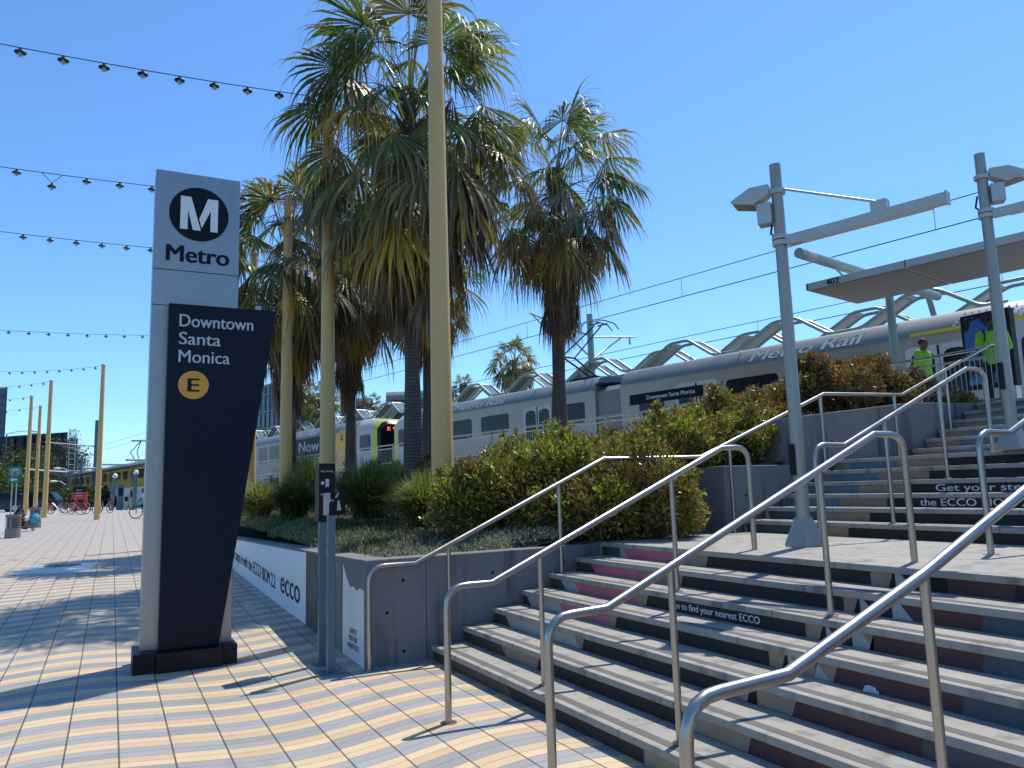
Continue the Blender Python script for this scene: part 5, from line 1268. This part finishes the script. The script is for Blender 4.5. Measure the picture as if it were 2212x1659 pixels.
# buildings
def block(name, label, pts_px, dep, ztop, deep, mat, group=None, floors=0, wmat_=None, zb=0.):
    """a building whose front runs between two pixels at the given depths"""
    (xa, da), (xb, db) = pts_px[0], pts_px[1]; A_ = at_depth(xa, 1060, da); B_ = at_depth(xb, 1060, db); A_.z = B_.z = zb
    bk = Vector((A_.x, A_.y, 0)).normalized()*deep
    t = thing(name, label, 'building', (A_+B_)/2, group)
    zt = at_depth(*ztop).z
    w_ = MB().prism([A_, B_, B_+bk, A_+bk], (0, 0, zt-zb)).build('wall', mat, t)
    MB().prism([A_+Vector((0, 0, zt-zb+.002)), B_+Vector((0, 0, zt-zb+.002)), B_+bk+Vector((0, 0, zt-zb+.002)), A_+bk+Vector((0, 0, zt-zb+.002))], (0, 0, .5)).build('roof', m_conc2 if floors else mat, t)
    d = (B_-A_); L = d.length; d.normalize(); nn = d.cross(Vector((0, 0, 1))); nn = nn if nn.dot(A_) < 0 else -nn
    if floors:
        nb = max(2, int(L/3.4)); hf = (zt-zb)/floors
        for f in range(floors):
            for k in range(nb):
                c = A_+d*(L*(k+.5)/nb)+Vector((0, 0, hf*(f+.55)))+nn*.06
                MB().obox(c, d*(L/nb*.36), nn*.05, Vector((0, 0, hf*.3))).build('window', wmat_ or m_glass, t)
    return t, A_, B_, d, nn, zt
m_net = paint('dark green scaffold netting', (.035, .05, .045), .85, var=.4, scale=.15, stretch=(1, 1, .4))
m_tanb = paint('tan building board', (.27, .20, .12), .8, var=.25, scale=.2)
m_bglass = paint('blue dark glass facade', (.03, .045, .075), .25, var=.3, scale=.1)
m_bgrey = paint('grey rendered wall', (.16, .16, .15), .8, var=.15, scale=.1)
t, A_, B_, d, nn, zt = block('unfinished_building', 'half built block wrapped in dark netting, far left behind the trees', [(-40, 200), (140, 190)], 0, (60, 946, 200), 30, m_net)
b = MB()
for k in range(5): b.obox((A_+B_)/2+nn*.3+Vector((0, 0, 4+k*(zt-5)/5)), d*((B_-A_).length/2), nn*.25, Vector((0, 0, .25)))
for k in range(9): b.obox(A_.lerp(B_, (k+.5)/9)+nn*.3+Vector((0, 0, zt/2)), d*.2, nn*.2, Vector((0, 0, zt/2)))
b.build('scaffold', m_black, t)
t, A_, B_, d, nn, zt = block('board_clad_building', 'tan clad end of the half built block, left of the ladder mast', [(141, 188), (163, 186)], 0, (150, 951, 188), 26, m_tanb, floors=5, wmat_=m_black)
c = at_depth(74, 936, 203); MB().box(c.x-1, c.x+1.2, c.y, c.y+5, zt-2, c.z).build('stair_core', m_tanb, t)
t, A_, B_, d, nn, zt = block('glass_tower', 'blue grey glass tower cut by the left edge of the photo', [(-60, 300), (3, 300)], 0, (2, 835, 300), 40, m_bglass, floors=14, wmat_=m_postblue)
t, A_, B_, d, nn, zt = block('glass_office_building', 'dark blue glass office building behind the canopies by the navy sign', [(520, 150), (660, 130)], 0, (600, 828, 140), 25, m_bglass)
b = MB(); 
for k in range(7): b.obox((A_+B_)/2+nn*.1+Vector((0, 0, zt*(k+.5)/7)), d*((B_-A_).length/2), nn*.08, Vector((0, 0, .15)))
for k in range(14): b.obox(A_.lerp(B_, (k+.5)/14)+nn*.1+Vector((0, 0, zt/2)), d*.1, nn*.06, Vector((0, 0, zt/2)))
b.build('mullions', m_postblue, t)
block('tan_building', 'tan building strip beside the blue glass office', [(655, 150), (700, 150)], 0, (680, 851, 150), 20, m_tanb, floors=4)
block('grey_building', 'stepped grey building behind the middle yellow pole', [(735, 140), (768, 140)], 0, (750, 846, 140), 20, m_bgrey, floors=4)
block('low_grey_building', 'lower grey building beside the stepped one, left of the big palm', [(769, 138), (806, 138)], 0, (790, 863, 138), 20, m_bgrey, floors=3)
block('flat_roof_building', 'long flat roofed brown grey building behind the big palm trunk', [(835, 120), (985, 118)], 0, (900, 847, 119), 20, m_bgrey, floors=3)
# street furniture silhouettes behind the far poles
lm = at_depth(*FF(980, 800), 100); lt = at_depth(*FF(982, 170), 100)
t = thing('lattice_mast', 'thin lattice mast like a ladder left of the lone far pole', 'mast', (lm.x, lm.y, zg(100)))
b = MB()
for dx in (-.35, .35): b.tube([(lm.x+dx, lm.y, 1), (lm.x+dx, lm.y, lt.z)], .06, 5)
b.build('uprights', m_galv, t); b = MB(); z = 2.
while z < lt.z: b.tube([(lm.x-.35, lm.y, z), (lm.x+.35, lm.y, z)], .05, 5); z += .75
b.build('rungs', m_galv, t)
for lb, q0, q1 in (('thick grey overhead line pole right beside the lone far pole', (1320, 650), (1352, 60)), ('short dark overhead line pole beyond the train', (1060, 760), (1065, 550)), ('short overhead line pole, right one of a pair', (1128, 760), (1133, 570))):
    p, q = at_depth(*FF(*q0), 95), at_depth(*FF(*q1), 95)
    t = thing('overhead_wire_pole', lb, 'pole', (q.x, q.y, 1.4)); MB().tube([(q.x, q.y, 1.4), (q.x, q.y, q.z)], .28 if 'thick' in lb else .15, 10).build('mast', m_postblue, t, smooth=True)
    b = MB(); b.tube([(q.x, q.y, q.z*.72), (q.x-5.5, q.y, q.z*.72+.5)], .08, 6); b.tube([(q.x, q.y, q.z*.62), (q.x-4.5, q.y, q.z*.72+.4)], .06, 6); b.build('bracket_arm', m_galv, t)
for lb, px_, dep, top, arm in (('street lamp with a curved arm at the left edge of the photo', 6, 110, (3, 930), 3.5), ('low street lamp between trees and far poles', 140, 86, (135, 1040), -1.2), ('white headed street lamp behind the second far pole', 146, 90, (142, 1012), -1.2)):
    q = at_depth(*top, dep); c = at_depth(px_, 1080, dep)
    t = thing('street_lamp', lb, 'street lamp', (c.x, c.y, zg(c.y)), 'street lamps at the far left')
    MB().tube([(c.x, c.y, zg(c.y)), (c.x, c.y, q.z-.4)], .09, 8).build('post', m_postblue, t, smooth=True)
    MB().tube([(c.x, c.y, q.z-.4), (c.x+arm*.4, c.y, q.z), (c.x+arm, c.y, q.z+.1)], .05, 6).build('arm', m_galv, t)
    MB().ball((c.x+arm, c.y, q.z), .42, .25, .16, 10).build('lamp_head', m_white, t, smooth=True)

# ================================================================ PEOPLE
def remeshed(mb, name, mat, parent, vox, smooth_it=3):
    me = D.meshes.new(name); me.from_pydata(mb.v, [], mb.f); o = D.objects.new(name, me); COL.objects.link(o)
    r_ = o.modifiers.new('r', 'REMESH'); r_.mode = 'VOXEL'; r_.voxel_size = vox; s = o.modifiers.new('s', 'SMOOTH'); s.iterations = smooth_it
    dg = bpy.context.evaluated_depsgraph_get(); m2 = D.meshes.new_from_object(o.evaluated_get(dg)); D.objects.remove(o); D.meshes.remove(me)
    m2.name = name; m2.materials.clear(); m2.materials.append(mat); return fin(m2, name, parent, True)
def person(label, base, face, J, skin, tops, legs_mat, hairmat, vox=.011, extra=None):
    """J: joints in a local frame (right, forward, up); face = heading"""
    base = Vector(base); f = Vector((math.sin(face), math.cos(face), 0)); r_ = Vector((f.y, -f.x, 0))
    def W(p): return base+r_*p[0]+f*p[1]+Vector((0, 0, p[2]))
    J = {k: W(v) for k, v in J.items()}
    t = thing('person', label, 'person', base)
    def limb(b, pts, rr, n=10):
        b.tube(pts, rr, n)
        for p, r in zip(pts, rr): b.ball(p, r*.99, r*.99, r*.99, 10)
    def torso(b, g):
        c0, c1, c2, c3 = J['hip'], J['waist'], J['chest'], J['neck']; sv = (J['shR']-J['shL']).normalized(); hv = (J['hpR']-J['hpL']).normalized()
        R_ = []
        for c, a, e, v in ((c0-Vector((0, 0, .08)), .155, .11, hv), (c0+Vector((0, 0, .04)), .165, .115, hv), (c1, .145, .105, sv), (c2, .175, .12, sv), (c2+(c3-c2)*.62, .165, .10, sv), (c2+(c3-c2)*.95, .075, .07, sv)):
            fw = Vector((0, 0, 1)).cross(v).normalized()
            R_.append([c+v*((a+g)*math.cos(q*math.pi/8))+fw*((e+g)*math.sin(q*math.pi/8)) for q in range(16)])
        b.loft(R_)
    b = MB(); torso(b, 0)
    hd = J['head']; hf = J['headf']-hd; hf.normalize(); hr = hf.cross(Vector((0, 0, 1))).normalized(); hu = hr.cross(hf).normalized()
    limb(b, [J['neck']-Vector((0, 0, .05)), hd-hu*.06], [.062, .056])
    def hb(c, a, e, h_): # oriented ellipsoid
        R_ = []
        for i in range(9):
            an_ = -1.5+3.0*i/8; R_.append([c+hr*(a*math.cos(an_)*math.cos(q*math.pi/8))+hf*(e*math.cos(an_)*math.sin(q*math.pi/8))+hu*(h_*math.sin(an_)) for q in range(16)])
        b.loft(R_)
    hb(hd+hu*.02, .074, .094, .105); hb(hd-hu*.055+hf*.025, .058, .066, .062); hb(hd+hf*.095-hu*.012, .014, .02, .024); hb(hd+hf*.083-hu*.055, .028, .014, .012)
    for s_ in (-1, 1): hb(hd+hr*(.076*s_)-hf*.005, .012, .022, .032)
    for s_ in 'LR':
        limb(b, [J['sh'+s_], J['el'+s_], J['wr'+s_]], [.052, .042, .029]); limb(b, [J['hp'+s_], J['kn'+s_], J['an'+s_]], [.085, .056, .042])
        w_ = J['wr'+s_]; hdv = (w_-J['el'+s_]).normalized(); sv = hdv.cross(f).normalized(); b.tube([w_, w_+hdv*.085], [.03, .038], 8)
        for q, (o_, l_) in enumerate(((-.03, .07), (-.01, .085), (.01, .08), (.029, .062))):
            p0 = w_+hdv*.08+sv*o_; b.tube([p0, p0+hdv*l_*.5+f*.006, p0+hdv*l_*.85+f*.03], [.0095, .009, .008], 6)
        b.tube([w_+hdv*.03+f*.025, w_+hdv*.07+f*.05, w_+hdv*.105+f*.055], [.012, .011, .009], 6)
        a_ = J['an'+s_]; b.tube([a_-f*.05-Vector((0, 0, .03)), a_+f*.06-Vector((0, 0, .04)), a_+f*.17-Vector((0, 0, .05))], [.045, .045, .032], 8)
    body = remeshed(b, 'body', skin, t, vox)
    b = MB(); torso(b, .018)
    for s_ in 'LR':
        m_ = J['sh'+s_].lerp(J['el'+s_], .95); limb(b, [J['sh'+s_], m_], [.072, .062])
    remeshed(b, 'shirt', tops, t, vox)
    b = MB(); hv = (J['hpR']-J['hpL']).normalized(); fw = Vector((0, 0, 1)).cross(hv)
    b.loft([[J['hip']+Vector((0, 0, z))+hv*(a*math.cos(q*math.pi/8))+fw*(e*math.sin(q*math.pi/8)) for q in range(16)] for z, a, e in ((-.14, .17, .12), (.0, .178, .128), (.07, .172, .124))])
    for s_ in 'LR': limb(b, [J['hp'+s_]-Vector((0, 0, .02)), J['kn'+s_], J['an'+s_]+Vector((0, 0, .015))], [.1, .074, .064])
    remeshed(b, 'trousers', legs_mat, t, vox)
    b = MB()
    for s_ in 'LR':
        a_ = J['an'+s_]; b.tube([a_-f*.06-Vector((0, 0, .035)), a_+f*.07-Vector((0, 0, .042)), a_+f*.185-Vector((0, 0, .052))], [.055, .055, .04], 10)
    remeshed(b, 'shoes', m_black, t, vox)
    b = MB(); hb(hd+hu*.042-hf*.012, .083, .100, .092)
    me = b
    # hair: upper back of the skull only
    keep = [fa for fa in me.f if (sum((Vector(me.v[i]) for i in fa), Vector())/len(fa)-hd-hu*.045).dot(hu*.85-hf*.55) > -.004]
    me.f = keep; me.m = [0]*len(keep); me.build('hair', hairmat, t, smooth=True)
    b = MB()
    for s_ in (-1, 1): b.ball(hd+hf*.088+hr*(.031*s_)+hu*.022, .011, .011, .008, 8)
    b.build('eyes', m_black, body)
    if extra: extra(t, J, f, r_)
    return t
m_hiv = paint('lime high visibility fabric', (.22, .50, .04), .8, var=.3, scale=6)
m_darkskin = paint('dark brown skin', (.06, .033, .022), .5, var=.08, scale=8); m_brownskin = paint('brown skin', (.12, .066, .045), .5, var=.08, scale=8)
m_trou = paint('black trousers', (.010, .010, .012), .85, var=.3, scale=8); m_hair = paint('black hair', (.009, .008, .008), .7, var=.2, scale=30)
m_wshirt = paint('white shirt', (.62, .60, .64), .8, var=.1, scale=5)
def standing(lean=0): return dict(hip=(0, 0, .92), waist=(0, .01, 1.1), chest=(0, .02, 1.3), neck=(0, .01, 1.48), head=(0, .03, 1.61), headf=(0, .2, 1.60), shL=(-.19, 0, 1.42), shR=(.19, 0, 1.42), hpL=(-.09, 0, .9), hpR=(.09, 0, .9),
    knL=(-.12, .02, .5), knR=(.12, .03, .5), anL=(-.14, -.02, .085), anR=(.14, 0, .085), elL=(-.235, -.03, 1.15), wrL=(-.23, .07, .9), elR=(.235, -.02, 1.15), wrR=(.23, .08, .92))
J = standing(); J['headf'] = (-.10, .17, 1.57); J['elL'] = (-.25, .02, 1.14); J['wrL'] = (-.10, .2, 1.12)
def gear(t, J, f, r_):
    o = J['hip']+f*.145-r_*.10; b = MB().obox(o+Vector((0, 0, -.12)), r_*.05+Vector((0, 0, .02)), f*.012, Vector((0, 0, .085))-r_*.035); b.build('belt_pouch', m_postblue, t, bevel=.006)
    b = MB()
    for s_ in 'LR':
        sh = J['sh'+s_]; b.tube([sh+Vector((0, 0, .07))+f*.02+(J['neck']-sh)*.35, sh.lerp(J['chest'], .35)+f*.135, J['chest'].lerp(J['waist'], .6)+f*.135+(sh-J['chest'])*.75], .012, 6)
    b.build('dark_piping', m_trou, t)
p1 = at_x((2240+1175/4.878)*.86406, 850*.86406+0, 14.35)
person('standing staff member in a lime green polo shirt and black trousers by the kiosk', (14.35, p1.y, PZ), math.atan2(-.80, -.55), J, m_darkskin, m_hiv, m_trou, m_hair, extra=gear)
J = standing(); J['headf'] = (.02, .2, 1.59)
p2 = at_x(1993, 760, 15.0)
person('staff member in a lime green vest seen in profile behind the platform guardrail', (15.0, p2.y, PZ-.02), math.atan2(.10, -1.), J, m_brownskin, m_hiv, m_trou, m_hair)
# cyclist
g = ground_at(*FF(1930, 1478)); gx_ = at_depth(*FF(1850, 1390), 42.5); cb = Vector((gx_.x+.62, gx_.y, zg(gx_.y)))
m_teal = paint('teal bicycle paint', (.05, .42, .36), .4, var=.05)
bicycle('teal bicycle being ridden, its front wheel showing left of the station sign', cb, math.pi, m_teal, None, ridden=True)
J = dict(hip=(0, -.22, .95), waist=(0, -.12, 1.1), chest=(0, .02, 1.27), neck=(0, .13, 1.42), head=(0, .2, 1.54), headf=(0, .4, 1.52), shL=(-.18, .1, 1.36), shR=(.18, .1, 1.36), hpL=(-.09, -.2, .92), hpR=(.09, -.2, .92), knL=(-.11, .16, .78), knR=(.11, .1, .58), anL=(-.11, .02, .42), anR=(.11, -.06, .2), elL=(-.24, .22, 1.16), wrL=(-.24, .3, 1.06), elR=(.24, .22, 1.16), wrR=(.24, .3, 1.06))
person('cyclist in a white shirt riding left, mostly hidden by the station sign', cb, -math.pi/2, J, m_brownskin, m_wshirt, m_trou, m_hair, vox=.018)
